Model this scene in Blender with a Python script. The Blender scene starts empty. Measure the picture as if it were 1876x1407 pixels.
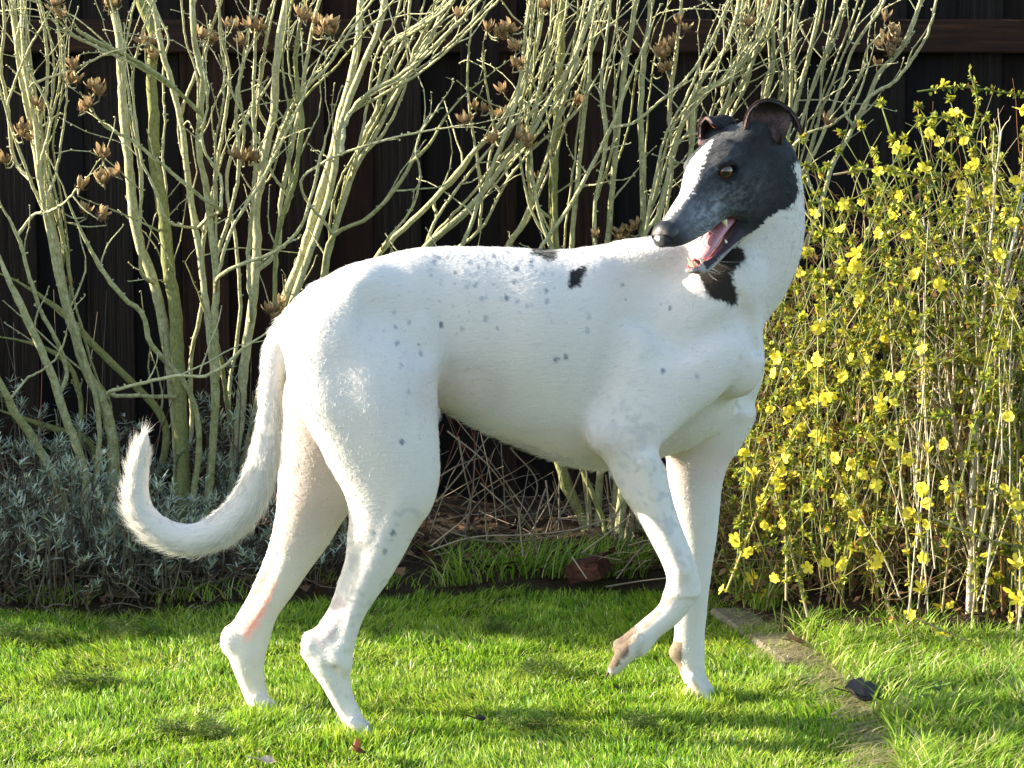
import bpy, bmesh, math, random
import numpy as np
from mathutils import Vector, Matrix, Quaternion

# ------------------------------------------------------------------ camera
FOC = 4196.0                      # focal length in photograph pixels (1876 wide)
CAM = np.array([0.0, -3.5, 0.90])
PITCH = math.radians(6.1)
scene = bpy.context.scene
cam_data = bpy.data.cameras.new("camera")
cam_data.sensor_width = 36.0
cam_data.lens = 36.0 * FOC / 1876.0
cam_data.clip_start = 0.05
cam_data.clip_end = 500.0
cam = bpy.data.objects.new("camera", cam_data)
cam.location = CAM
cam.rotation_euler = (math.pi / 2 - PITCH, 0, 0)
scene.collection.objects.link(cam)
scene.camera = cam

# ------------------------------------------------------------------ light
SUN_EL = math.radians(18.0)
SUN_AZ = math.radians(8.0)      # how far behind the fence line the sun stands
to_sun = Vector((-math.cos(SUN_EL) * math.cos(SUN_AZ), math.cos(SUN_EL) * math.sin(SUN_AZ), math.sin(SUN_EL)))
world = bpy.data.worlds.new("World")
scene.world = world
world.use_nodes = True
wn = world.node_tree
wn.nodes.clear()
sky = wn.nodes.new("ShaderNodeTexSky")
sky.sky_type = 'NISHITA'
sky.sun_disc = False
sky.sun_elevation = SUN_EL
sky.sun_rotation = math.atan2(to_sun.x, to_sun.y)
sky.air_density = 1.0
sky.dust_density = 1.0
sky.ozone_density = 1.0
bg = wn.nodes.new("ShaderNodeBackground")
bg.inputs["Strength"].default_value = 0.130
wo = wn.nodes.new("ShaderNodeOutputWorld")
wn.links.new(sky.outputs[0], bg.inputs["Color"])
wn.links.new(bg.outputs[0], wo.inputs["Surface"])
sun_data = bpy.data.lights.new("sun", 'SUN')
sun_data.energy = 5.0
sun_data.angle = math.radians(0.53)
sun_data.color = (1.0, 0.905, 0.74)
sun = bpy.data.objects.new("sun", sun_data)
sun.rotation_euler = to_sun.to_track_quat('Z', 'Y').to_euler()
sun.location = to_sun * 20
scene.collection.objects.link(sun)
scene.view_settings.view_transform = 'Standard'
scene.view_settings.look = 'None'
scene.view_settings.gamma = 1.0
scene.view_settings.exposure = 2.05
scene.view_settings.use_curve_mapping = False
scene.cycles.use_denoising = True
scene.cycles.max_bounces = 7
scene.cycles.diffuse_bounces = 3
scene.cycles.transmission_bounces = 4
scene.cycles.transparent_max_bounces = 8

# ------------------------------------------------------------------ helpers
rng = np.random.default_rng(7)
random.seed(7)
COL = scene.collection
_cp, _sp = math.cos(PITCH), math.sin(PITCH)


def at(px, py, Y=0.0):
    """a point of the place: the ray through a photograph pixel where it meets the plane y = Y"""
    px = np.asarray(px, float); py = np.asarray(py, float)
    u = (px - 938.0) / FOC
    v = -(py - 703.5) / FOC
    d = np.stack([u, _cp + v * _sp, -_sp + v * _cp], -1)
    t = (np.asarray(Y, float) - CAM[1]) / d[..., 1]
    return CAM + d * t[..., None]


def on_ground(px, py, z=0.0):
    u = (px - 938.0) / FOC
    v = -(py - 703.5) / FOC
    d = np.array([u, _cp + v * _sp, -_sp + v * _cp])
    return CAM + d * ((z - CAM[2]) / d[2])


def to_px(P):
    Q = np.asarray(P) - CAM
    zc = Q[..., 1] * _cp - Q[..., 2] * _sp
    yc = Q[..., 1] * _sp + Q[..., 2] * _cp
    return np.stack([938 + FOC * Q[..., 0] / zc, 703.5 - FOC * yc / zc], -1)


def tag(o, label=None, cat=None, group=None, kind=None):
    if label: o["label"] = label
    if cat: o["category"] = cat
    if group: o["group"] = group
    if kind: o["kind"] = kind
    return o


def empty(name, loc):
    o = bpy.data.objects.new(name, None)
    o.location = loc
    o.empty_display_size = 0.05
    COL.objects.link(o)
    return o


def link(name, me, mat=None, parent=None):
    o = bpy.data.objects.new(name, me)
    COL.objects.link(o)
    if mat is not None and not me.materials:
        me.materials.append(mat)
    if parent is not None:
        o.parent = parent
        o.matrix_parent_inverse = Matrix.Translation(parent.location).inverted()
    return o


def mesh_np(name, V, F, smooth=True, n=None):
    """fast mesh from numpy arrays; F is (m,3) or (m,4)"""
    me = bpy.data.meshes.new(name)
    V = np.ascontiguousarray(V, dtype=np.float32)
    F = np.ascontiguousarray(F, dtype=np.int32)
    k = F.shape[1]
    me.vertices.add(len(V)); me.vertices.foreach_set("co", V.ravel())
    me.loops.add(F.size); me.loops.foreach_set("vertex_index", F.ravel())
    me.polygons.add(len(F))
    me.polygons.foreach_set("loop_start", np.arange(0, F.size, k, dtype=np.int32))
    me.polygons.foreach_set("use_smooth", np.full(len(F), smooth, dtype=bool))
    me.update(calc_edges=True)
    return me


def vcol(me, name, C):
    C = np.asarray(C, np.float32)
    if C.shape[1] == 3:
        C = np.concatenate([C, np.ones((len(C), 1), np.float32)], 1)
    a = me.color_attributes.new(name, 'FLOAT_COLOR', 'POINT')
    a.data.foreach_set("color", np.ascontiguousarray(C).ravel())


def new_mat(name, color=(0.5, 0.5, 0.5), rough=0.7, spec=0.3):
    m = bpy.data.materials.new(name)
    m.use_nodes = True
    b = m.node_tree.nodes["Principled BSDF"]
    b.inputs["Base Color"].default_value = (*color, 1)
    b.inputs["Roughness"].default_value = rough
    b.inputs["Specular IOR Level"].default_value = spec
    return m, m.node_tree, b


def node(nt, typ, **kw):
    n = nt.nodes.new(typ)
    for k, v in kw.items():
        setattr(n, k, v)
    return n


def ramp(nt, fac, stops):
    r = nt.nodes.new("ShaderNodeValToRGB")
    e = r.color_ramp.elements
    while len(e) < len(stops):
        e.new(0.5)
    for i, (p, c) in enumerate(stops):
        e[i].position = p
        e[i].color = (*c, 1) if len(c) == 3 else c
    nt.links.new(fac, r.inputs["Fac"])
    return r.outputs["Color"]


def noise_tex(nt, scale, detail=4, rough=0.55, coord="Object", mapping=None):
    tc = nt.nodes.new("ShaderNodeTexCoord")
    n = nt.nodes.new("ShaderNodeTexNoise")
    n.inputs["Scale"].default_value = scale
    n.inputs["Detail"].default_value = detail
    n.inputs["Roughness"].default_value = rough
    src = tc.outputs[coord]
    if mapping:
        mp = nt.nodes.new("ShaderNodeMapping")
        mp.inputs["Scale"].default_value = mapping
        nt.links.new(src, mp.inputs["Vector"]); src = mp.outputs[0]
    nt.links.new(src, n.inputs["Vector"])
    return n


def bump(nt, b, height, strength=0.3, dist=0.002):
    bp = nt.nodes.new("ShaderNodeBump")
    bp.inputs["Strength"].default_value = strength
    bp.inputs["Distance"].default_value = dist
    nt.links.new(height, bp.inputs["Height"])
    nt.links.new(bp.outputs[0], b.inputs["Normal"])


def hermite(xs, ys, q):
    """smooth interpolation through knots (monotone-limited), q clamped to the range"""
    xs = np.asarray(xs, float); ys = np.asarray(ys, float)
    if ys.ndim == 1:
        ys = ys[:, None]; flat = True
    else:
        flat = False
    h = np.diff(xs)[:, None]
    d = np.diff(ys, axis=0) / h
    m = np.zeros_like(ys)
    m[0] = d[0]; m[-1] = d[-1]
    w = h[:-1] / (h[:-1] + h[1:])
    m[1:-1] = d[:-1] * (1 - w) + d[1:] * w
    q = np.clip(q, xs[0], xs[-1])
    i = np.clip(np.searchsorted(xs, q, side='right') - 1, 0, len(xs) - 2)
    hh = h[i]
    t = ((q - xs[i])[:, None]) / hh
    y = ((2 * t ** 3 - 3 * t ** 2 + 1) * ys[i] + (t ** 3 - 2 * t ** 2 + t) * hh * m[i]
         + (-2 * t ** 3 + 3 * t ** 2) * ys[i + 1] + (t ** 3 - t ** 2) * hh * m[i + 1])
    return y[:, 0] if flat else y


def spline(P, n):
    """Catmull-Rom style resampling of a polyline to n points, chord-length parameter"""
    P = np.asarray(P, float)
    s = np.r_[0, np.cumsum(np.linalg.norm(np.diff(P[:, :3], axis=0), axis=1))]
    return hermite(s, P, np.linspace(0, s[-1], n))


_ROT = np.array([[0.36, 0.48, -0.80], [-0.80, 0.60, 0.0], [0.48, 0.64, 0.60]]) @ np.array([[0.8, -0.6, 0], [0.6, 0.8, 0], [0, 0, 1.0]])


def hash_noise(P, scale, seed=0):
    """cheap smooth value noise in 3-D, range 0..1"""
    Q = (np.asarray(P, float) @ _ROT) * scale + seed * 17.17
    I = np.floor(Q).astype(np.int64); Fr = Q - I
    Fr = Fr * Fr * (3 - 2 * Fr)
    out = np.zeros(len(Q))
    for dx in (0, 1):
        for dy in (0, 1):
            for dz in (0, 1):
                a = (I[:, 0] + dx) * 73856093 ^ (I[:, 1] + dy) * 19349663 ^ (I[:, 2] + dz) * 83492791
                a = (a ^ (a >> 13)) * 1274126177
                v = ((a ^ (a >> 16)) & 0xffff) / 65535.0
                w = (Fr[:, 0] if dx else 1 - Fr[:, 0]) * (Fr[:, 1] if dy else 1 - Fr[:, 1]) * (Fr[:, 2] if dz else 1 - Fr[:, 2])
                out += v * w
    return out


# ================================================================== mesh helpers for plants
class Tubes:
    """collects tapered tubes and leaves into one mesh with a colour per vertex"""

    def __init__(self):
        self.V = []; self.F = []; self.C = []; self.n = 0

    def tube(self, P, r, col, k=6, cap=True):
        P = np.asarray(P, float); m = len(P)
        r = np.broadcast_to(np.asarray(r, float), (m,))
        T = np.gradient(P, axis=0); T /= np.maximum(np.linalg.norm(T, axis=1, keepdims=True), 1e-9)
        ref = np.array([0.31, 0.87, 0.38])
        A = np.cross(T, ref); A /= np.maximum(np.linalg.norm(A, axis=1, keepdims=True), 1e-9)
        B = np.cross(T, A)
        a = np.arange(k) * 2 * math.pi / k
        ring = P[:, None] + r[:, None, None] * (np.cos(a)[None, :, None] * A[:, None] + np.sin(a)[None, :, None] * B[:, None])
        V = ring.reshape(-1, 3)
        i, j = np.meshgrid(np.arange(m - 1), np.arange(k), indexing='ij')
        q = np.stack([i * k + j, i * k + (j + 1) % k, (i + 1) * k + (j + 1) % k, (i + 1) * k + j], -1).reshape(-1, 4)
        C = np.broadcast_to(np.asarray(col, float), (m, 3)) if np.ndim(col) > 0 and np.shape(col)[0] != m or np.ndim(col) == 1 else np.asarray(col, float)
        C = np.repeat(C, k, 0)
        if cap:
            e = np.arange(k) + (m - 1) * k
            V = np.concatenate([V, P[-1:] + T[-1:] * r[-1] * 0.6]); C = np.concatenate([C, C[-1:]])
            cq = np.stack([e, np.roll(e, -1), np.full(k, m * k), np.full(k, m * k)], 1)
            q = np.concatenate([q, cq])
        self.add(V, q, C)

    def add(self, V, F, C):
        F = np.asarray(F, np.int64)
        if F.shape[1] == 3:
            F = np.concatenate([F, F[:, 2:3]], 1)
        self.V.append(np.asarray(V, float)); self.F.append(F + self.n)
        self.C.append(np.broadcast_to(np.asarray(C, float), (len(V), 3)))
        self.n += len(V)

    def mesh(self, name, origin=None):
        V = np.concatenate(self.V); F = np.concatenate(self.F); C = np.concatenate(self.C)
        tri = F[:, 2] == F[:, 3]
        return poly_mesh(name, V, F[~tri], F[tri][:, :3], C)


def poly_mesh(name, V, Q, T, C=None, smooth=True):
    """mesh of quads and triangles"""
    me = bpy.data.meshes.new(name)
    V = np.ascontiguousarray(V, np.float32)
    me.vertices.add(len(V)); me.vertices.foreach_set("co", V.ravel())
    li = np.concatenate([np.asarray(Q, np.int32).ravel(), np.asarray(T, np.int32).ravel()])
    me.loops.add(len(li)); me.loops.foreach_set("vertex_index", li)
    nq, nt_ = len(Q), len(T)
    me.polygons.add(nq + nt_)
    st = np.concatenate([np.arange(nq) * 4, nq * 4 + np.arange(nt_) * 3]).astype(np.int32)
    me.polygons.foreach_set("loop_start", st)
    me.polygons.foreach_set("use_smooth", np.full(nq + nt_, smooth, bool))
    me.update(calc_edges=True)
    if C is not None:
        vcol(me, "tint", C)
    return me


def leafy_mat(name, trans=0.35, rough=0.55, spec=0.25, gain=1.0):
    """plant tissue: colour from the mesh, light passes through"""
    m = bpy.data.materials.new(name); m.use_nodes = True
    nt = m.node_tree; b = nt.nodes["Principled BSDF"]; out = nt.nodes["Material Output"]
    a = node(nt, "ShaderNodeAttribute", attribute_name="tint")
    nt.links.new(a.outputs["Color"], b.inputs["Base Color"])
    b.inputs["Roughness"].default_value = rough
    b.inputs["Specular IOR Level"].default_value = spec
    if trans > 0:
        t = node(nt, "ShaderNodeBsdfTranslucent"); mx = node(nt, "ShaderNodeMixShader")
        mx.inputs[0].default_value = trans
        nt.links.new(a.outputs["Color"], t.inputs["Color"])
        nt.links.new(b.outputs[0], mx.inputs[1]); nt.links.new(t.outputs[0], mx.inputs[2])
        nt.links.new(mx.outputs[0], out.inputs["Surface"])
    return m


def bend_path(P0, d, length, n, r, wob=0.12, grav=0.0):
    """a wandering twig path"""
    d = np.asarray(d, float) / np.linalg.norm(d)
    P = [np.asarray(P0, float)]
    for i in range(n - 1):
        d = d + r.normal(0, wob, 3) + np.array([0, 0, -grav])
        d /= np.linalg.norm(d)
        P.append(P[-1] + d * length / (n - 1))
    return np.array(P)


# ================================================================== ground
FENCE_Y = 1.95
EDGE_PX = [(-400, 1128), (0, 1127), (180, 1130), (330, 1126), (480, 1116), (620, 1104), (760, 1098), (900, 1088), (1050, 1078), (1180, 1080), (1290, 1092), (1360, 1125), (1420, 1165), (1480, 1208), (1540, 1255), (1592, 1310), (1625, 1360), (1650, 1420), (1690, 1520)]
EDGE = np.array([on_ground(x, y) for x, y in EDGE_PX])[:, :2]
EDGE_S = spline(np.c_[EDGE, np.zeros(len(EDGE))], 160)[:, :2]


def edge_y(x):
    """depth of the lawn's far edge at x (left of the corner)"""
    e = EDGE_S[EDGE_S[:, 0] < 0.42]
    return np.interp(x, e[:, 0], e[:, 1])


def edge_dist(P):
    """distance to the edge line"""
    d = np.full(len(P), 9.0)
    for a, b in zip(EDGE_S[:-1], EDGE_S[1:]):
        ab = b - a
        t = np.clip(((P - a) @ ab) / (ab @ ab), 0, 1)
        d = np.minimum(d, np.linalg.norm(P - a - t[:, None] * ab, axis=1))
    return d


def lawn_side(P):
    """True on the mown lawn: below the edge line on the left, left of the diagonal edging on the right"""
    poly = [(-9, -9)] + [(-9, EDGE_S[0, 1])] + [tuple(p) for p in EDGE_S] + [(EDGE_S[-1, 0], -9)]
    return in_poly_early(P, poly)


def in_poly_early(px, poly):
    poly = np.asarray(poly, float)
    x, y = px[:, 0], px[:, 1]
    ins = np.zeros(len(px), bool); j = len(poly) - 1
    for i in range(len(poly)):
        xi, yi = poly[i]; xj, yj = poly[j]
        ins ^= ((yi > y) != (yj > y)) & (x < (xj - xi) * (y - yi) / (yj - yi + 1e-12) + xi)
        j = i
    return ins


# one sheet to the horizon, finer where it is seen
def axis_pts(lo, hi, step, far):
    return np.concatenate([[-far, -far / 3, -far / 10], np.arange(lo, hi + step / 2, step), [far / 10, far / 3, far]])


gx = axis_pts(-3.0, 3.0, 0.035, 150.0); gy = axis_pts(-2.0, 3.0, 0.035, 150.0)
GX, GY = np.meshgrid(gx, gy, indexing='ij')
GP = np.stack([GX.ravel(), GY.ravel(), np.zeros(GX.size)], 1)
inl = lawn_side(GP[:, :2])
ed = edge_dist(GP[:, :2])
bed = np.clip(ed / 0.10, 0, 1) * (~inl) * (np.abs(GP[:, 0]) < 6) * (GP[:, 1] < 6)
nz1 = hash_noise(GP, 14, 1); nz2 = hash_noise(GP, 45, 2)
behind = (GP[:, 1] > 0.55) | (GP[:, 0] < 0.3)
GP[:, 2] = np.where(inl, (nz1 - 0.5) * 0.010 - 0.006, bed * (0.012 + behind * (nz1 * 0.05 + nz2 * 0.014)))
nxg, nyg = len(gx), len(gy)
i, j = np.meshgrid(np.arange(nxg - 1), np.arange(nyg - 1), indexing='ij')
GF = np.stack([i * nyg + j, (i + 1) * nyg + j, (i + 1) * nyg + j + 1, i * nyg + j + 1], -1).reshape(-1, 4)
gcol = np.where(inl[:, None], np.array([0.045, 0.060, 0.018]), np.array([0.040, 0.028, 0.018]))
gcol = np.where((~inl & (GP[:, 0] > 0.3) & (GP[:, 1] < 0.50))[:, None], np.array([0.060, 0.058, 0.024]), gcol)
gme = mesh_np("ground", GP, GF)
vcol(gme, "tint", gcol)
m_soil, nt, b = new_mat("soil_and_turf", (0.04, 0.03, 0.02), 0.95, 0.1)
a = node(nt, "ShaderNodeAttribute", attribute_name="tint")
nz = noise_tex(nt, 90, 6, 0.65)
mixn = node(nt, "ShaderNodeMixRGB", blend_type='MULTIPLY'); mixn.inputs[0].default_value = 1.0
nt.links.new(a.outputs["Color"], mixn.inputs[1])
nt.links.new(ramp(nt, nz.outputs["Fac"], [(0.3, (0.45, 0.42, 0.40)), (0.7, (1.5, 1.4, 1.3))]), mixn.inputs[2])
nt.links.new(mixn.outputs[0], b.inputs["Base Color"])
bump(nt, b, nz.outputs["Fac"], 0.9, 0.012)
ground = link("ground", gme, m_soil)
tag(ground, kind="structure")

# ================================================================== fence
m_wood, nt, b = new_mat("dark_stained_timber", (0.02, 0.013, 0.010), 0.8, 0.12)
gr = noise_tex(nt, 6, 6, 0.6, mapping=(14, 14, 0.7))
kn = noise_tex(nt, 2.2, 3, 0.5, coord="Generated", mapping=(1.0, 1, 1))
oi = node(nt, "ShaderNodeObjectInfo")
base = ramp(nt, gr.outputs["Fac"], [(0.30, (0.0038, 0.0031, 0.0029)), (0.55, (0.0082, 0.0058, 0.0050)), (0.78, (0.0195, 0.0115, 0.0080))])
hv = node(nt, "ShaderNodeMixRGB", blend_type='MULTIPLY'); hv.inputs[0].default_value = 1.0
nt.links.new(base, hv.inputs[1])
nt.links.new(ramp(nt, oi.outputs["Random"], [(0.0, (0.65, 0.75, 0.85)), (0.4, (0.9, 0.9, 0.9)), (0.7, (1.3, 0.95, 0.75)), (1.0, (2.0, 1.05, 0.7))]), hv.inputs[2])
nt.links.new(hv.outputs[0], b.inputs["Base Color"])
bump(nt, b, gr.outputs["Fac"], 0.5, 0.003)


def box_mesh(name, lo, hi, bev=0.003):
    bm = bmesh.new()
    bmesh.ops.create_cube(bm, size=1.0)
    lo = Vector(lo); hi = Vector(hi)
    for v in bm.verts:
        v.co = Vector(((v.co[k] + 0.5) * (hi[k] - lo[k]) + lo[k] for k in range(3)))
    bmesh.ops.bevel(bm, geom=bm.edges[:], offset=bev, segments=1, affect='EDGES')
    me = bpy.data.meshes.new(name); bm.to_mesh(me); bm.free()
    return me


fence = empty("timber_fence", (0, FENCE_Y, 0))
tag(fence, "dark stained closeboard timber fence running behind the shrubs", "fence")
rf = np.random.default_rng(12)
bw = 0.114


def board_mesh(k):
    """feather-edge board: thick on one side, thin on the other, seated at the origin"""
    w, h, t0, t1 = 0.128, 1.80, 0.016, 0.006
    V = np.array([(0, 0, 0), (w, 0, 0), (w, -t0, 0), (0, -t1, 0), (0, 0, h), (w, 0, h), (w, -t0, h), (0, -t1, h)], float)
    F = np.array([(0, 1, 2, 3), (4, 7, 6, 5), (0, 4, 5, 1), (1, 5, 6, 2), (2, 6, 7, 3), (3, 7, 4, 0)])
    return mesh_np("board", V, F[:, ::-1], smooth=False)


bme = board_mesh(0)
bme.materials.append(m_wood)
for k in range(-26, 27):
    o = bpy.data.objects.new("board", bme)
    o.location = (k * bw, 0.0 + 0.003 * (k % 2) + rf.uniform(-0.001, 0.001), 0.015 + rf.uniform(-0.006, 0.006))
    o.rotation_euler = (0, rf.uniform(-0.002, 0.002), math.radians(-4.0))
    COL.objects.link(o); o.parent = fence
m_rail, nt, b = new_mat("red_brown_rail", (0.05, 0.022, 0.014), 0.85, 0.1)
gr = noise_tex(nt, 6, 6, 0.6, mapping=(0.7, 14, 14))
nt.links.new(ramp(nt, gr.outputs["Fac"], [(0.3, (0.010, 0.007, 0.006)), (0.55, (0.028, 0.014, 0.009)), (0.8, (0.075, 0.030, 0.016))]), b.inputs["Base Color"])
bump(nt, b, gr.outputs["Fac"], 0.5, 0.003)
for z0, z1 in ((1.100, 1.178), (1.62, 1.70)):
    o = link("rail", box_mesh("rail", (-3.1, FENCE_Y - 0.058, z0), (3.1, FENCE_Y - 0.022, z1), 0.004), m_rail, fence)
for x in (-2.05, -0.075, 1.90):
    o = link("post", box_mesh("post", (x - 0.045, FENCE_Y - 0.022 - 0.075, -0.05), (x + 0.045, FENCE_Y - 0.0225 - 0.036, 1.84), 0.004), m_wood, fence)

# ================================================================== edging slabs between lawn and border
m_slab, nt, b = new_mat("weathered_concrete", (0.30, 0.26, 0.20), 0.9, 0.2)
nz = noise_tex(nt, 60, 8, 0.65)
nt.links.new(ramp(nt, nz.outputs["Fac"], [(0.25, (0.085, 0.070, 0.045)), (0.5, (0.17, 0.145, 0.100)), (0.8, (0.26, 0.225, 0.16))]), b.inputs["Base Color"])
bump(nt, b, nz.outputs["Fac"], 0.6, 0.004)
e0 = on_ground(1322, 1098, 0.02)
edging = empty("lawn_edging", tuple(e0))
tag(edging, "row of worn tan concrete edging slabs curving between lawn and jasmine", "edging")
cl = np.array([on_ground(x, y, 0.02) for x, y in ((1338, 1102), (1385, 1134), (1432, 1166), (1482, 1202), (1530, 1240), (1574, 1290), (1606, 1342), (1630, 1398), (1660, 1480))])
cl = spline(cl, 60)
seg = [cl[k:k + 10] for k in range(0, 60, 10)]
for k, s_ in enumerate(seg):
    a_, b_ = s_[0], cl[min(k * 10 + 9, 59)]
    d = (b_ - a_)[:2]; ln = np.linalg.norm(d) + 0.012; ang = math.atan2(d[1], d[0])
    c_ = (a_ + b_) / 2
    me = box_mesh("edging_slab", (-ln / 2, -0.040, -0.045), (ln / 2, 0.040, 0.006), 0.006)
    o = link("edging_slab", me, m_slab)
    o.location = (c_[0], c_[1], (0.002 if k < 2 else -0.012) + rf.uniform(-0.003, 0.004)); o.rotation_euler = (rf.uniform(-.04, .04), rf.uniform(-.03, .03), ang)
    o.parent = edging; o.matrix_parent_inverse = Matrix.Translation(edging.location).inverted()

# ================================================================== bare hibiscus shrubs
m_bark, nt, b = new_mat("pale_mossy_bark", (0.3, 0.29, 0.22), 0.85, 0.15)
a = node(nt, "ShaderNodeAttribute", attribute_name="tint")
sp = node(nt, "ShaderNodeSeparateColor")
nt.links.new(a.outputs["Color"], sp.inputs[0])
n1_ = noise_tex(nt, 55, 5, 0.6)
n2_ = noise_tex(nt, 210, 4, 0.65, mapping=(1, 1, 0.5))
n3_ = noise_tex(nt, 120, 2, 0.5, mapping=(0.5, 0.5, 3.0))
pale = ramp(nt, n2_.outputs["Fac"], [(0.25, (0.21, 0.198, 0.100)), (0.5, (0.40, 0.385, 0.220)), (0.8, (0.58, 0.565, 0.36))])
moss = ramp(nt, n2_.outputs["Fac"], [(0.25, (0.100, 0.106, 0.034)), (0.75, (0.28, 0.285, 0.110))])
ad = node(nt, "ShaderNodeMath", operation='ADD'); nt.links.new(n1_.outputs["Fac"], ad.inputs[0]); nt.links.new(sp.outputs[0], ad.inputs[1])
mm = node(nt, "ShaderNodeMapRange"); mm.inputs["From Min"].default_value = 0.66; mm.inputs["From Max"].default_value = 1.10
nt.links.new(ad.outputs[0], mm.inputs["Value"])
mx = node(nt, "ShaderNodeMixRGB"); nt.links.new(mm.outputs[0], mx.inputs[0]); nt.links.new(pale, mx.inputs[1]); nt.links.new(moss, mx.inputs[2])
ml = node(nt, "ShaderNodeMixRGB", blend_type='MULTIPLY'); ml.inputs[0].default_value = 0.8
nt.links.new(mx.outputs[0], ml.inputs[1])
nt.links.new(ramp(nt, n3_.outputs["Fac"], [(0.27, (0.35, 0.33, 0.28)), (0.37, (1, 1, 1))]), ml.inputs[2])
nt.links.new(ml.outputs[0], b.inputs["Base Color"])
bump(nt, b, n2_.outputs["Fac"], 0.7, 0.003)

# stems traced from the plants: (radius px at foot, at tip, moss 0..1, depth at foot, depth at tip, points)
SH = {}
SH["A"] = ((150, 860), [
    (13, 6, .35, 1.28, 1.20, [(205, 800), (188, 733), (164, 692), (136, 607), (113, 518), (102, 447), (82, 368), (62, 250), (38, 120), (20, -30)]),
    (10, 8, .45, 1.12, 1.00, [(112, 905), (57, 798), (28, 756), (0, 699), (-40, 620)]),
    (10, 7, .30, 1.22, 1.10, [(150, 845), (119, 761), (94, 685), (77, 642), (57, 602), (37, 557), (17, 514), (-10, 450), (-40, 380)]),
    (6, 4, .30, 1.25, 1.12, [(170, 705), (148, 636), (128, 571), (108, 517), (92, 440), (76, 350), (66, 240), (45, 120), (40, -20)]),
    (5, 3.5, .3, 1.24, 1.05, [(122, 690), (105, 628), (77, 574), (57, 517), (35, 440), (5, 380), (-20, 330)]),
    (8, 7, .85, 1.42, 1.36, [(290, 752), (240, 700), (176, 636), (110, 570), (40, 520), (-30, 490)]),
    (7, 6, .9, 1.40, 1.30, [(150, 800), (100, 786), (45, 767), (-30, 740)]),
    (6, 5, .8, 1.35, 1.30, [(90, 640), (40, 625), (-30, 612)]),
    (5, 3, .15, 1.30, 1.15, [(130, 600), (112, 500), (92, 380), (70, 260), (88, 140), (78, 40), (60, -30)]),
    (4, 2.4, .15, 1.22, 1.05, [(100, 440), (60, 340), (30, 260), (5, 180), (-15, 90)]),
    (4, 2.5, .2, 1.2, 1.1, [(62, 250), (40, 160), (30, 80), (48, 0), (55, -40)]),
    (4.5, 3, .2, 1.2, 1.02, [(30, 300), (15, 200), (2, 120), (8, 40), (0, -30)]),
    (3.5, 2, .15, 1.15, 1.0, [(75, 300), (92, 210), (55, 130), (35, 90)]),
    (3, 1.8, .1, 1.10, 0.98, [(57, 155), (100, 140), (150, 120), (205, 95), (250, 85), (270, 80)]),
    (3, 1.6, .1, 1.12, 1.0, [(20, 170), (35, 130), (60, 75), (85, 35), (105, -5)]),
    (3.5, 1.8, .1, 1.12, 0.98, [(60, 395), (95, 385), (125, 365), (145, 340), (190, 300)]),
    (2.8, 1.5, .2, 1.08, 1.0, [(55, 690), (75, 680), (95, 665), (112, 640), (122, 610), (128, 570)]),
    (3.0, 1.6, .1, 1.18, 1.02, [(95, 340), (112, 260), (122, 180), (118, 90), (122, 30)]),
])
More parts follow.
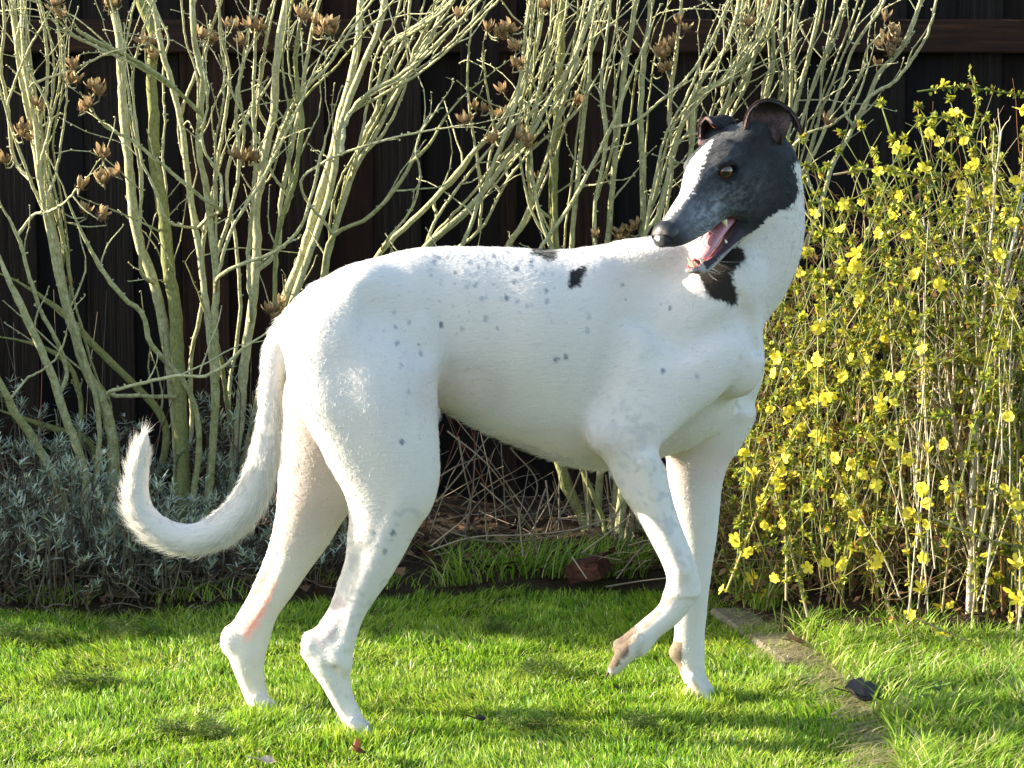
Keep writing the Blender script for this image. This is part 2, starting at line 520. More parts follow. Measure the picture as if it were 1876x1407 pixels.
SH["B"] = ((335, 840), [
    (16, 10, .75, 1.30, 1.34, [(335, 860), (327, 692), (321, 573), (309, 488), (300, 402), (290, 334), (283, 300), (283, 218), (278, 164), (278, 113), (285, 68), (270, 34), (250, -20)]),
    (13, 8, .30, 1.34, 1.30, [(318, 720), (300, 600), (283, 522), (259, 454), (246, 402), (239, 334), (235, 290), (227, 218), (222, 136), (218, 68), (211, 27), (198, -20)]),
    (8, 5.5, .25, 1.30, 1.18, [(392, 700), (375, 539), (368, 477), (355, 402), (345, 334), (341, 300), (331, 218), (317, 164), (303, 113), (290, 60), (284, 20), (260, -20)]),
    (8, 6, .40, 1.24, 1.12, [(392, 800), (396, 709), (394, 607), (396, 505), (386, 419), (379, 351), (368, 300), (364, 250), (368, 205), (370, 136), (358, 85), (351, -20)]),
    (12, 7, .20, 1.36, 1.30, [(440, 760), (450, 641), (461, 573), (467, 505), (471, 436), (470, 368), (478, 341), (484, 290), (494, 240), (502, 205), (505, 136), (512, 68), (528, -20)]),
    (13, 7, .15, 1.40, 1.36, [(470, 760), (500, 620), (525, 539), (553, 471), (573, 402), (594, 334), (607, 290), (624, 205), (640, 154), (651, 102), (664, -20)]),
    (9, 6, .12, 1.38, 1.28, [(540, 540), (577, 436), (600, 368), (612, 310), (622, 239), (645, 170), (668, 113), (689, 68), (708, -20)]),
    (6, 4, .7, 1.20, 1.08, [(495, 680), (503, 539), (508, 436), (522, 385), (542, 327), (546, 290), (554, 218), (546, 164), (542, 102), (548, 50), (560, -10)]),
    (4.2, 3, .75, 1.10, 1.02, [(372, 215), (341, 181), (293, 143), (239, 109), (191, 85), (147, 61), (128, 40), (110, 10)]),
    (4.2, 3, .5, 1.12, 1.02, [(400, 380), (375, 365), (324, 324), (283, 290), (239, 256), (194, 232), (167, 198), (150, 170)]),
    (4.5, 3, .2, 1.10, 0.98, [(205, 716), (260, 702), (327, 688), (375, 689), (409, 672), (443, 641), (478, 617), (512, 590), (545, 560)]),
    (7, 4, .4, 1.20, 1.05, [(330, 690), (300, 658), (270, 617), (262, 575), (226, 545), (191, 500), (160, 445), (138, 400), (110, 330), (85, 280)]),
    (4.5, 2.6, .35, 1.14, 1.02, [(403, 505), (443, 484), (505, 460), (546, 423), (573, 351), (587, 290), (605, 225), (625, 160)]),
    (5, 3, .25, 1.30, 1.10, [(461, 573), (455, 480), (462, 380), (468, 300), (464, 191), (467, 102), (470, 30), (478, -20)]),
    (5.5, 3.5, .2, 1.34, 1.2, [(500, 470), (515, 360), (530, 290), (548, 200), (560, 120), (575, 40), (590, -20)]),
    (4.5, 3, .2, 1.25, 1.1, [(380, 400), (396, 300), (412, 220), (420, 130), (405, 60), (398, -20)]),
    (4.5, 3, .25, 1.22, 1.08, [(400, 460), (425, 380), (438, 300), (432, 220), (440, 140), (455, 60), (462, -20)]),
    (4, 2.5, .2, 1.30, 1.12, [(331, 218), (352, 150), (378, 90), (395, 30), (415, -20)]),
    (4, 2.2, .1, 1.18, 1.0, [(400, 505), (425, 420), (480, 330), (520, 250), (560, 170), (590, 95), (620, 45)]),
    (3.2, 2, .1, 1.15, 1.0, [(300, 395), (285, 350), (262, 300), (245, 230), (232, 150), (228, 90), (215, 30)]),
    (3.2, 2, .4, 1.2, 1.0, [(530, 370), (500, 320), (470, 250), (440, 200), (412, 140), (400, 100)]),
    (3.4, 1.8, .1, 1.15, 1.0, [(405, 330), (372, 270), (380, 180), (372, 90), (385, 50)]),
    (3.2, 1.8, .1, 1.2, 1.0, [(440, 300), (447, 230), (438, 160), (452, 100), (458, 50)]),
    (4, 2.4, .3, 1.25, 1.1, [(260, 500), (255, 420), (260, 330), (250, 230), (242, 140), (262, 60), (290, -20)]),
    (4.2, 2.4, .1, 1.26, 1.05, [(480, 330), (520, 230), (545, 180), (600, 120), (640, 60), (690, -10)]),
    (6, 4, .8, 1.45, 1.42, [(440, 860), (420, 760), (400, 640), (372, 560), (340, 480)]),
    (5, 4, .3, 1.5, 1.5, [(350, 800), (352, 640), (370, 560), (372, 440), (395, 330), (430, 220)]),
    (4.5, 3, .2, 1.5, 1.5, [(420, 720), (440, 560), (430, 430), (415, 330), (440, 240), (500, 140), (540, 40)]),
])
SH["C"] = ((620, 760), [
    (9, 4, .35, 1.38, 1.28, [(585, 620), (600, 471), (627, 375), (651, 307), (682, 256), (716, 191), (743, 143), (777, 89), (805, 34), (820, -20)]),
    (6, 3, .5, 1.30, 1.12, [(590, 520), (612, 430), (668, 403), (716, 358), (754, 300), (791, 259), (818, 211), (859, 167), (907, 130), (960, 90)]),
    (8, 4, .3, 1.42, 1.30, [(640, 560), (713, 444), (764, 396), (798, 362), (832, 324), (866, 280), (907, 239), (940, 190), (968, 136), (986, 68), (1000, -20)]),
    (8, 4, .3, 1.40, 1.25, [(700, 560), (784, 447), (839, 399), (883, 355), (924, 300), (968, 252), (1003, 191), (1037, 136), (1070, 60), (1090, -20)]),
    (6, 3, .3, 1.36, 1.2, [(800, 560), (849, 447), (873, 382), (893, 328), (917, 266), (941, 205), (955, 130), (962, 60), (975, -20)]),
    (8, 4, .35, 1.44, 1.3, [(850, 600), (931, 450), (962, 403), (982, 345), (1003, 287), (1020, 222), (1040, 164), (1061, 85), (1084, 17), (1095, -20)]),
    (3.4, 1.8, .2, 1.12, 0.98, [(560, 320), (600, 293), (651, 273), (736, 249), (818, 235), (880, 234), (924, 252)]),
    (5, 2.6, .35, 1.18, 1.02, [(640, 210), (668, 177), (730, 140), (777, 102), (822, 58), (880, 0), (905, -30)]),
    (4.6, 2.6, .4, 1.2, 1.05, [(690, 160), (705, 100), (719, 82), (764, 55), (818, 14), (850, -30)]),
    (3.6, 2, .2, 1.4, 1.25, [(760, 480), (800, 400), (850, 330), (900, 270), (940, 230), (1000, 180), (1040, 120)]),
    (3.6, 2, .2, 1.45, 1.3, [(820, 470), (880, 420), (930, 330), (990, 260), (1050, 210), (1100, 130), (1150, 40)]),
    (3.2, 1.8, .15, 1.3, 1.1, [(710, 440), (755, 380), (770, 320), (762, 270), (800, 200), (830, 150), (818, 140)]),
    (3.5, 2, .2, 1.32, 1.12, [(690, 260), (735, 180), (760, 90), (790, 30), (800, -20)]),
    (3.5, 2.2, .2, 1.3, 1.15, [(651, 300), (672, 200), (690, 100), (722, 40), (740, -20)]),
    (5, 3, .25, 1.35, 1.25, [(655, 280), (690, 200), (712, 130), (742, 70), (752, -20)]),
    (3.2, 1.8, .1, 1.42, 1.2, [(880, 400), (876, 300), (862, 220), (857, 130), (862, 60), (880, -20)]),
    (3.2, 1.8, .1, 1.4, 1.2, [(900, 330), (905, 240), (890, 150), (885, 80), (893, 50)]),
])
SH["D"] = ((1090, 900), [
    (12, 8, .75, 1.46, 1.40, [(1070, 960), (1030, 870), (1018, 700), (1016, 450), (1013, 341), (1020, 239), (1023, 136), (1030, 34), (1030, -30)]),
    (7, 4, .4, 1.45, 1.32, [(1080, 960), (1055, 700), (1047, 450), (1057, 341), (1067, 239), (1078, 136), (1088, 34), (1092, -30)]),
    (8, 5, .35, 1.46, 1.30, [(1095, 960), (1105, 700), (1115, 426), (1125, 307), (1132, 239), (1142, 136), (1160, 34), (1165, -30)]),
    (10, 5, .4, 1.44, 1.30, [(1120, 965), (1140, 800), (1178, 437), (1177, 307), (1173, 205), (1180, 102), (1190, 34), (1192, -30)]),
    (5, 3, .3, 1.35, 1.15, [(960, 520), (996, 447), (1050, 368), (1091, 290), (1118, 239), (1146, 164), (1180, 85), (1210, 10)]),
    (8, 4, .25, 1.42, 1.2, [(1170, 600), (1205, 400), (1236, 273), (1256, 205), (1287, 143), (1325, 96), (1349, 34), (1360, -30)]),
    (7, 4, .3, 1.40, 1.2, [(1180, 650), (1250, 350), (1267, 273), (1280, 171), (1331, 147), (1372, 96), (1396, 61), (1417, -20)]),
    (7, 4, .3, 1.44, 1.25, [(1200, 700), (1290, 300), (1325, 205), (1352, 164), (1383, 102), (1390, 34), (1392, -30)]),
    (6, 3.5, .25, 1.46, 1.3, [(1210, 700), (1350, 330), (1400, 191), (1417, 130), (1415, 40), (1420, -30)]),
    (6, 3.5, .25, 1.48, 1.32, [(1220, 720), (1380, 380), (1427, 205), (1441, 150), (1431, 85), (1437, -30)]),
    (6, 3.5, .25, 1.5, 1.35, [(1230, 720), (1400, 400), (1448, 198), (1451, 102), (1462, -30)]),
    (4, 2.2, .3, 1.30, 1.15, [(1380, 370), (1437, 287), (1475, 246), (1523, 229), (1560, 198), (1581, 150), (1600, 90), (1604, 40)]),
    (6, 3, .2, 1.40, 1.22, [(1330, 560), (1471, 314), (1495, 273), (1523, 205), (1543, 154), (1564, 85), (1584, 55), (1615, 14), (1625, -20)]),
    (7, 3.5, .2, 1.44, 1.25, [(1360, 620), (1470, 460), (1506, 368), (1526, 300), (1557, 246), (1591, 181), (1608, 136), (1645, 96), (1676, 34), (1692, -20)]),
    (4, 2.6, .15, 1.30, 1.2, [(1575, 205), (1594, 177), (1639, 150), (1676, 102), (1697, 68), (1712, 20), (1720, -30)]),
    (5, 3, .2, 1.46, 1.3, [(1260, 640), (1420, 320), (1454, 205), (1482, 96), (1499, 20), (1504, -30)]),
    (5, 3, .2, 1.46, 1.28, [(1300, 600), (1440, 330), (1468, 225), (1495, 143), (1526, 61), (1556, -20)]),
    (4.5, 2.6, .2, 1.48, 1.3, [(1240, 600), (1300, 330), (1345, 200), (1372, 140), (1362, 60), (1352, -20)]),
    (4.5, 2.6, .2, 1.48, 1.3, [(1180, 640), (1215, 420), (1232, 300), (1226, 190), (1238, 90), (1250, -20)]),
    (4.5, 2.6, .25, 1.4, 1.2, [(1100, 500), (1090, 380), (1110, 260), (1100, 160), (1112, 70), (1120, -20)]),
    (4.0, 2.4, .25, 1.4, 1.2, [(1020, 500), (985, 380), (972, 260), (992, 140), (1010, 40), (1012, -20)]),
    (3.6, 2.2, .25, 1.36, 1.15, [(1180, 440), (1200, 330), (1222, 240), (1262, 170), (1290, 90), (1320, 10)]),
    (3.6, 2.0, .2, 1.3, 1.1, [(1115, 240), (1160, 225), (1205, 190), (1260, 140), (1310, 60), (1340, -10)]),
    (3.4, 2.0, .15, 1.35, 1.15, [(1200, 400), (1255, 250), (1290, 240), (1330, 190), (1340, 120), (1335, 40)]),
    (3.4, 2.0, .15, 1.45, 1.25, [(1330, 420), (1390, 250), (1400, 150), (1440, 60), (1470, -20)]),
    (3.4, 2.0, .15, 1.45, 1.25, [(1480, 330), (1500, 220), (1510, 120), (1545, 30), (1552, -20)]),
    (3.0, 1.6, .15, 1.35, 1.15, [(1550, 210), (1575, 140), (1590, 90), (1625, 50), (1638, 40)]),
    (6, 4, .7, 1.40, 1.42, [(1108, 975), (1075, 880), (1040, 800), (1000, 700), (980, 560), (950, 470)]),
])
PODS = {
    "A": [(102, 3), (116, 27), (136, 123), (126, 147), (68, 188), (51, 235), (10, 293), (147, 341), (189, 327), (160, 386), (191, 399), (189, 283), (212, 314), (130, 515), (40, 245), (75, 196)],
    "B": [(211, 7), (196, 4), (273, 78), (262, 74), (288, 80), (283, 102), (379, 68), (368, 62), (392, 70), (433, 44), (457, 44), (474, 48), (445, 72), (554, 31), (577, 38), (594, 44), (586, 58), (611, 58), (174, 157), (165, 191), (182, 170), (447, 290), (438, 284), (458, 288), (505, 566), (494, 568), (516, 564)],
    "C": [(839, 24), (893, 51), (918, 55), (932, 48), (927, 66), (951, 85), (942, 118), (956, 114), (999, 10), (921, 164), (927, 211), (910, 252), (958, 242), (965, 266), (948, 250), (989, 331), (885, 198), (858, 218)],
    "D": [(1055, 181), (1217, 82), (1226, 92), (1210, 96), (1213, 126), (1224, 124), (1091, 430), (1129, 433), (1140, 424), (1166, 409), (1256, 51), (1407, 3), (1378, 41), (1622, 31), (1637, 52), (1646, 60), (1630, 70), (1615, 78), (1630, 99), (1514, 217), (1608, 116)],
}
LBL = {"A": "bare pale-barked shrub at the far left edge, stems leaning left above the lavender",
       "B": "largest bare shrub, thick mossy upright trunks above the dog's tail",
       "C": "bare shrub with slanting stems rising to the right just above the dog's back",
       "D": "bare many-stemmed shrub fanning out behind the dog's head"}

# dry, split seed capsule: five pointed valves on a short stalk
def pod_mesh(seed):
    r = np.random.default_rng(seed)
    tb = Tubes()
    for k in range(5):
        az = 2 * math.pi * k / 5 + r.normal(0, .12)
        hv_ = r.uniform(0.75, 1.2)
        op = r.uniform(0.35, 1.15)
        rows = []
        for t in np.linspace(0, 1, 5):
            rad = 0.004 + op * 0.012 * math.sin(min(t * 1.9, 1.75)) * (0.55 + 0.5 * t)
            h = 0.021 * t * hv_
            w = 0.0058 * math.sin(math.pi * (0.12 + 0.86 * t)) ** 0.8
            c = np.array([math.cos(az), math.sin(az), 0]); s_ = np.array([-math.sin(az), math.cos(az), 0])
            rows.append([c * rad - s_ * w + [0, 0, h], c * (rad + 0.0028 * math.sin(math.pi * t)) + [0, 0, h], c * rad + s_ * w + [0, 0, h]])
        V = np.array(rows).reshape(-1, 3)
        F = [(i_ * 3 + j_, i_ * 3 + j_ + 1, i_ * 3 + j_ + 4, i_ * 3 + j_ + 3) for i_ in range(4) for j_ in range(2)]
        tone = r.uniform(0.75, 1.25)
        col = np.linspace(0, 1, 5)[:, None] * np.array([0.40, 0.285, 0.15]) + (1 - np.linspace(0, 1, 5)[:, None]) * np.array([0.24, 0.145, 0.062])
        tb.add(V, F, np.repeat(col * tone, 3, 0))
        # bract
        b0 = np.array([math.cos(az + .6), math.sin(az + .6), 0])
        tb.tube(np.array([b0 * 0.003, b0 * 0.011 + [0, 0, -0.001], b0 * 0.016 + [0, 0, 0.005]]), [0.0011, 0.0009, 0.0003], (0.14, 0.09, 0.045), 4)
    tb.tube(np.array([[0, 0, -0.016], [0.001, 0, -0.007], [0, 0, 0.002]]), [0.0013, 0.0014, 0.0035], (0.15, 0.12, 0.07), 5)
    return tb.mesh("seed_pod")


m_pod = leafy_mat("dry_seed_pod", trans=0.3, rough=0.7, spec=0.15)
POD_ME = [pod_mesh(40 + k) for k in range(5)]
for me in POD_ME: me.materials.append(m_pod)
shrub_rng = np.random.default_rng(21)


def dress(tb, P, r, moss, rr, dens=1.0):
    """side twigs, spurs and buds along a stem"""
    L_ = np.linalg.norm(np.diff(P, axis=0), axis=1).sum()
    m = len(P)
    for _ in range(int(L_ * 34 * dens)):
        k = rr.integers(int(m * 0.12), m)
        d = rr.normal(0, 1, 3); d[2] = abs(d[2]) * 0.5 + 0.25; d /= np.linalg.norm(d)
        q = P[k] + d * r[k] * 0.6
        le = rr.uniform(0.0025, 0.0075)
        tb.tube(np.array([q, q + d * le * 0.6, q + d * le]), [0.0021, 0.0021, 0.0010], (moss * 0.6 + .1, 0, 0), 5)
    for _ in range(int(L_ * 5.0 * dens)):
        k = rr.integers(int(m * 0.35), m)
        T = P[min(k + 1, m - 1)] - P[k - 1]; T /= np.linalg.norm(T) + 1e-9
        d = T * 0.9 + rr.normal(0, 0.55, 3); d[2] = abs(d[2]) + 0.15
        le = rr.uniform(0.04, 0.26)
        tw = bend_path(P[k], d, le, 7, rr, 0.16)
        r0 = min(r[k] * 0.5, rr.uniform(0.0013, 0.0026))
        rad = np.linspace(r0, 0.0008, 7)
        rad = rad * (1 + 0.22 * (np.arange(7) % 2))
        tb.tube(tw, rad, (moss * 0.5, 0, 0), 5)
        for t_ in range(2, 7, 1):
            dd = rr.normal(0, 1, 3); dd /= np.linalg.norm(dd)
            tb.tube(np.array([tw[t_], tw[t_] + dd * 0.0025, tw[t_] + dd * 0.0045]), [0.0012, 0.0016, 0.0007], (moss * .4, 0, 0), 4)


for key, (foot, stems) in SH.items():
    base = at(foot[0], foot[1], 1.3); base[2] = 0.0
    sh = empty("bare_shrub", tuple(base))
    tag(sh, LBL[key], "shrub", "bare shrubs in front of the fence")
    tips = []
    tall = [t_ for t_ in stems if len(t_[5]) >= 6 and t_[5][-1][1] < 40 and t_[0] > 3.4]
    more = []
    for _ in range({"A": 7, "B": 15, "C": 22, "D": 34}[key]):      # thinner shoots among the traced stems
        r0, r1, moss, Y0, Y1, pts = tall[shrub_rng.integers(len(tall))]
        k0 = shrub_rng.integers(0, max(1, len(pts) - 4))
        dx, sl, cu = shrub_rng.normal(0, 10), shrub_rng.normal(4, 26), shrub_rng.normal(0, 10)
        m_ = len(pts) - k0
        q = [(x + dx * min(1, i_) + sl * i_ / m_ + cu * math.sin(3 * i_ / m_), y) for i_, (x, y) in enumerate(pts[k0:])]
        more.append((shrub_rng.uniform(2.2, 3.8), shrub_rng.uniform(1.4, 2.2), shrub_rng.uniform(.1, .6), Y0 + .02, Y1 + shrub_rng.uniform(-.08, .14), q))
    for (r0, r1, moss, Y0, Y1, pts) in list(stems) + more:
        n_ = len(pts)
        P = np.array([at(x, y, Y0 + (Y1 - Y0) * k / (n_ - 1)) for k, (x, y) in enumerate(pts)])
        if P[0, 2] > 0.02:
            if (r0 >= 5.5 and pts[0][1] > 480 and pts[0][0] > 0) or not tips:
                foot_p = np.array([base[0] * 0.55 + P[0, 0] * 0.45, base[1] * 0.5 + P[0, 1] * 0.5, -0.02])
                P = np.concatenate([[foot_p], P])
            else:                                   # a branch: it leaves the nearest stem below its start
                q = np.concatenate(tips)
                dd = np.linalg.norm((q - P[0]) * np.array([1, 0.6, 0.5]), axis=1) + np.where(q[:, 2] > P[0, 2] - 0.02, 0.5, 0)
                j_ = q[np.argmin(dd)]
                if np.linalg.norm(j_ - P[0]) > 0.01:
                    P = np.concatenate([[j_], P])
        S = spline(P, max(16, int(len(P) * 5)))
        S += shrub_rng.normal(0, 0.0007, S.shape)
        rad = np.linspace(r0, r1, len(S)) * 0.9 * (Y0 + 3.5) / FOC
        rad = rad * (1 + 0.05 * np.sin(np.arange(len(S)) * 1.9) + shrub_rng.normal(0, 0.03, len(S)))
        if pts[-1][1] > 0:
            rad = rad * np.clip((1 - np.linspace(0, 1, len(S))) / 0.25, 0.30, 1)
        tb = Tubes()
        mo = np.clip(moss + 0.25 * np.clip(0.5 - S[:, 2], -0.4, 0.5), 0, 1)
        tb.tube(S, rad, np.stack([mo, mo * 0, mo * 0], 1), 9 if r0 > 5 else 7)
        dress(tb, S, rad, moss, shrub_rng, 1.0 if r0 < 6 else 0.8)
        link("stem", tb.mesh("stem"), m_bark, sh)
        tips.append(S)
    allp = np.concatenate(tips)
    appx = to_px(allp)
    pods = [q for xy in PODS[key] for q in ([xy, (xy[0] + shrub_rng.uniform(-16, 16), xy[1] + shrub_rng.uniform(-14, 12))] if shrub_rng.random() < 0.75 else [xy])]
    for (x, y) in pods:
        k = np.argmin(((appx - [x, y + 6]) ** 2).sum(1))
        Y = allp[k, 1] - 0.02
        c = at(x, y + 4, Y)
        me = POD_ME[shrub_rng.integers(5)]
        o = bpy.data.objects.new("seed_pod", me)
        o.location = c
        up = Vector((shrub_rng.normal(0, .5), shrub_rng.normal(-0.15, .3), 1.0)).normalized()
        o.rotation_euler = (up.to_track_quat('Z', 'Y') @ Quaternion((0, 0, 1), shrub_rng.uniform(0, 6.28))).to_euler()
        o.scale = [shrub_rng.uniform(0.7, 1.05), shrub_rng.uniform(0.7, 1.05), shrub_rng.uniform(0.75, 1.1)]
        COL.objects.link(o); o.parent = sh; o.matrix_parent_inverse = Matrix.Translation(sh.location).inverted()
        # stalk joining the capsule to the nearest stem
        st = c - np.array(up) * 0.012
        if np.linalg.norm(allp[k] - st) > 0.006:
            mid = (allp[k] + st) / 2 + np.array([0, 0, -0.006])
            tb = Tubes(); tb.tube(spline(np.array([allp[k], mid, st]), 8), np.linspace(0.0018, 0.0013, 8), (0.1, 0, 0), 5)
            link("stalk", tb.mesh("stalk"), m_bark, sh)

# ================================================================== lavender along the left border
m_lav = leafy_mat("silver_lavender_leaf", trans=0.18, rough=0.7, spec=0.15)
m_twig = leafy_mat("dry_twig", trans=0.0, rough=0.85, spec=0.1)


class Strips:
    """narrow bent leaves, collected in arrays and built all at once"""

    def __init__(self):
        self.rows = []

    def add(self, P0, D, UP, LE, W, C, CU):
        n_ = len(P0)
        self.rows.append(np.concatenate([P0, D, UP, np.reshape(LE, (n_, 1)), np.reshape(W, (n_, 1)), C, np.reshape(CU, (n_, 1))], 1))

    def into(self, tb, n=3):
        A = np.concatenate(self.rows)
        P0, D, UP, LE, W, C, CU = A[:, 0:3], A[:, 3:6], A[:, 6:9], A[:, 9:10], A[:, 10:11], A[:, 11:14], A[:, 14:15]
        D = D / np.maximum(np.linalg.norm(D, axis=1, keepdims=True), 1e-9)
        S = np.cross(D, UP); S /= np.maximum(np.linalg.norm(S, axis=1, keepdims=True), 1e-9)
        N = np.cross(S, D)
        rows = []
        for i_ in range(n + 1):
            t = i_ / n
            ww = W * (0.55 + 0.9 * t) * (1 - t ** 3) + 0.0002
            c = P0 + D * LE * t - N * CU * LE * t * t
            rows += [c - S * ww, c + S * ww]
        V = np.stack(rows, 1)
        m_ = 2 * n + 2
        base = (np.arange(len(A)) * m_)[:, None]
        F = np.concatenate([base + np.array([[2 * i_, 2 * i_ + 1, 2 * i_ + 3, 2 * i_ + 2]]) for i_ in range(n)])
        tb.add(V.reshape(-1, 3), F, np.repeat(C, m_, 0))


def oval_leaves(tb, P, D, LE, C, r):
    """pointed ovals, one quad each"""
    n_ = len(P)
    D = D / np.maximum(np.linalg.norm(D, axis=1, keepdims=True), 1e-9)
    UP = np.stack([r.normal(0, .5, n_), r.normal(-.3, .5, n_), np.ones(n_)], 1)
    S = np.cross(D, UP); S /= np.maximum(np.linalg.norm(S, axis=1, keepdims=True), 1e-9)
    N = np.cross(S, D); LE = LE[:, None]; W = LE * r.uniform(.22, .34, (n_, 1))
    V = np.stack([P, P + D * LE * .45 + S * W + N * LE * .05, P + D * LE, P + D * LE * .45 - S * W + N * LE * .05], 1)
    tb.add(V.reshape(-1, 3), (np.arange(n_) * 4)[:, None] + np.array([[0, 1, 2, 3]]), np.repeat(C, 4, 0))


def lav_sprig(st, tw, P0, d, h, rr, dead=False):
    """upright shoot with whorls of narrow leaves"""
    path = bend_path(P0, d, h, 7, rr, 0.12, -0.05)
    tw.tube(path, np.linspace(0.0016, 0.0008, 7), np.array([0.085, 0.070, 0.048]) * rr.uniform(.6, 1.3), 4, cap=False)
    base_c = (np.array([0.36, 0.415, 0.315]) if not dead else np.array([0.12, 0.095, 0.065])) * rr.uniform(0.6, 1.25)
    K = rr.integers(5, 9)
    k = np.repeat(np.arange(K), np.where(np.arange(K) < 3, 4, 2)); n_ = len(k)
    t = 1 - (k / 9.0) ** 1.2 * 0.75
    q = path[np.clip(t * 6, 0, 6).astype(int)]
    az = rr.uniform(0, 6.28, n_); e = rr.uniform(.3, 1.0, n_)
    D = np.stack([np.cos(az) * e, np.sin(az) * e, rr.uniform(.25, 1.0, n_) * np.where(k < 4, 1, .4)], 1)
    st.add(q, D, np.array([0.1, 0.2, 1.0]) + rr.normal(0, .2, (n_, 3)), rr.uniform(.016, .034, n_) * np.where(k > 0, 1, .75), rr.uniform(.0011, .0018, n_),
           np.clip(base_c * rr.uniform(.7, 1.25, (n_, 1)) + rr.normal(0, .01, (n_, 3)), .01, 1), rr.uniform(-.1, .5, n_))


lav_rng = np.random.default_rng(33)
LAV = [  # foot px (on the ground), width, depth, height, shoots, label
    ((-60, 1105), 0.20, 0.16, 0.32, 78, "silvery lavender clump cut off by the lower left corner of the border"),
    ((95, 1108), 0.20, 0.17, 0.30, 102, "silvery lavender clump nearest the lawn at the left, left of the dog's tail"),
    ((235, 1100), 0.17, 0.16, 0.23, 78, "low lavender clump directly below the tip of the dog's tail"),
    ((360, 1092), 0.17, 0.16, 0.21, 72, "low lavender clump under the curve of the dog's tail"),
    ((410, 1020), 0.16, 0.14, 0.37, 90, "tall lavender clump close behind the hanging part of the dog's tail"),
    ((40, 1015), 0.20, 0.14, 0.37, 72, "lavender clump at the left edge against the leaning mossy stem"),
    ((180, 1020), 0.20, 0.14, 0.29, 72, "lavender clump at the foot of the leaning shrub stems"),
    ((560, 1075), 0.18, 0.14, 0.18, 42, "sparse lavender clump half hidden behind the dog's hind legs"),
]
for (fx, fy), wx, wy, hh, ns, lab in LAV:
    c = on_ground(fx, fy, 0.02); c[1] += wy * 0.6
    lb = empty("lavender_bush", (c[0], c[1], 0.0))
    tag(lb, lab, "lavender", "lavender clumps along the left border")
    tb = Tubes(); tw = Tubes(); sp_ = Strips()
    for k in range(ns):
        a_ = lav_rng.uniform(0, 6.28); q = math.sqrt(lav_rng.random())
        ox, oy = math.cos(a_) * q, math.sin(a_) * q
        dome = math.sqrt(max(0.05, 1 - 0.8 * q * q))
        top = np.array([c[0] + ox * wx, c[1] + oy * wy, 0.03 + hh * dome * lav_rng.uniform(0.35, 1.08)])
        h = lav_rng.uniform(0.05, 0.10)
        d = np.array([ox * 0.5, oy * 0.5, 1.0]) + lav_rng.normal(0, .25, 3)
        p0 = top - d / np.linalg.norm(d) * h
        lav_sprig(sp_, tw, p0, d, h, lav_rng)
        root = np.array([c[0] + ox * wx * 0.35, c[1] + oy * wy * 0.35, 0.0])
        mid = (root + p0) / 2 + np.array([ox * wx * .25, oy * wy * .25, -0.01])
        tw.tube(spline(np.array([root, mid, p0]), 6), np.linspace(0.0032, 0.0014, 6), np.array([0.10, 0.082, 0.060]) * lav_rng.uniform(.5, 1.3), 4, cap=False)
    for k in range(ns):           # old grey wood and dead shoots low down
        a_ = lav_rng.uniform(0, 6.28); q = math.sqrt(lav_rng.random())
        p0 = np.array([c[0] + math.cos(a_) * q * wx * 1.1, c[1] + math.sin(a_) * q * wy * 1.1, lav_rng.uniform(0.0, 0.08)])
        tw.tube(bend_path(p0, lav_rng.normal(0, 1, 3) * [1, 1, .5] + [0, 0, .35], lav_rng.uniform(0.05, 0.16), 6, lav_rng, 0.3), np.linspace(0.0016, 0.0007, 6), np.array([0.14, 0.115, 0.085]) * lav_rng.uniform(.4, 1.2), 4, cap=False)
        if k % 4 == 0:
            lav_sprig(sp_, tw, p0, lav_rng.normal(0, 1, 3) + [0, 0, .6], 0.05, lav_rng, True)
    sp_.into(tb)
    link("stems", tw.mesh("lavender_stems"), m_twig, lb)["kind"] = "stuff"
    link("foliage", tb.mesh("lavender_foliage"), m_lav, lb)["kind"] = "stuff"

# an unseen evergreen, added outside the picture to the left, to shade the lavender
ev = empty("shade_evergreen", (-1.95, 1.25, 0))
tag(ev, "unseen evergreen shrub added beyond the left end of the border to shade it", "shrub")
tb = Tubes(); tw = Tubes()
er = np.random.default_rng(5)
n_ = 7800
a_ = er.uniform(0, 6.28, n_); q = er.random(n_) ** 0.4; zz = er.random(n_)
R_ = 0.55 * np.sqrt(np.maximum(0.0, 1 - (zz - 0.35) ** 2 / 0.48)) * q
p = np.stack([-1.95 + R_ * np.cos(a_) * 0.9, 1.25 + R_ * np.sin(a_) * 0.85, 0.06 + zz * 0.90], 1)
sp_ = Strips()
sp_.add(p, er.normal(0, 1, (n_, 3)) + np.stack([np.cos(a_), np.sin(a_), np.full(n_, .4)], 1), er.normal(0, .3, (n_, 3)) + [0, 0, 1], er.uniform(.045, .075, n_), er.uniform(.009, .013, n_),
        np.array([.035, .07, .02]) * er.uniform(.6, 1.4, (n_, 1)), np.full(n_, .2))
sp_.into(tb)
for k in range(14):
    d = er.normal(0, .35, 3) + [0, 0, 1]
    tw.tube(bend_path([-1.95, 1.25, 0], d, er.uniform(.5, .85), 9, er, .12), np.linspace(.014, .003, 9), (.10, .08, .05), 6)
link("trunk", tw.mesh("shade_evergreen_trunk"), m_twig, ev)
link("crown", tb.mesh("shade_evergreen_crown"), m_lav, ev)

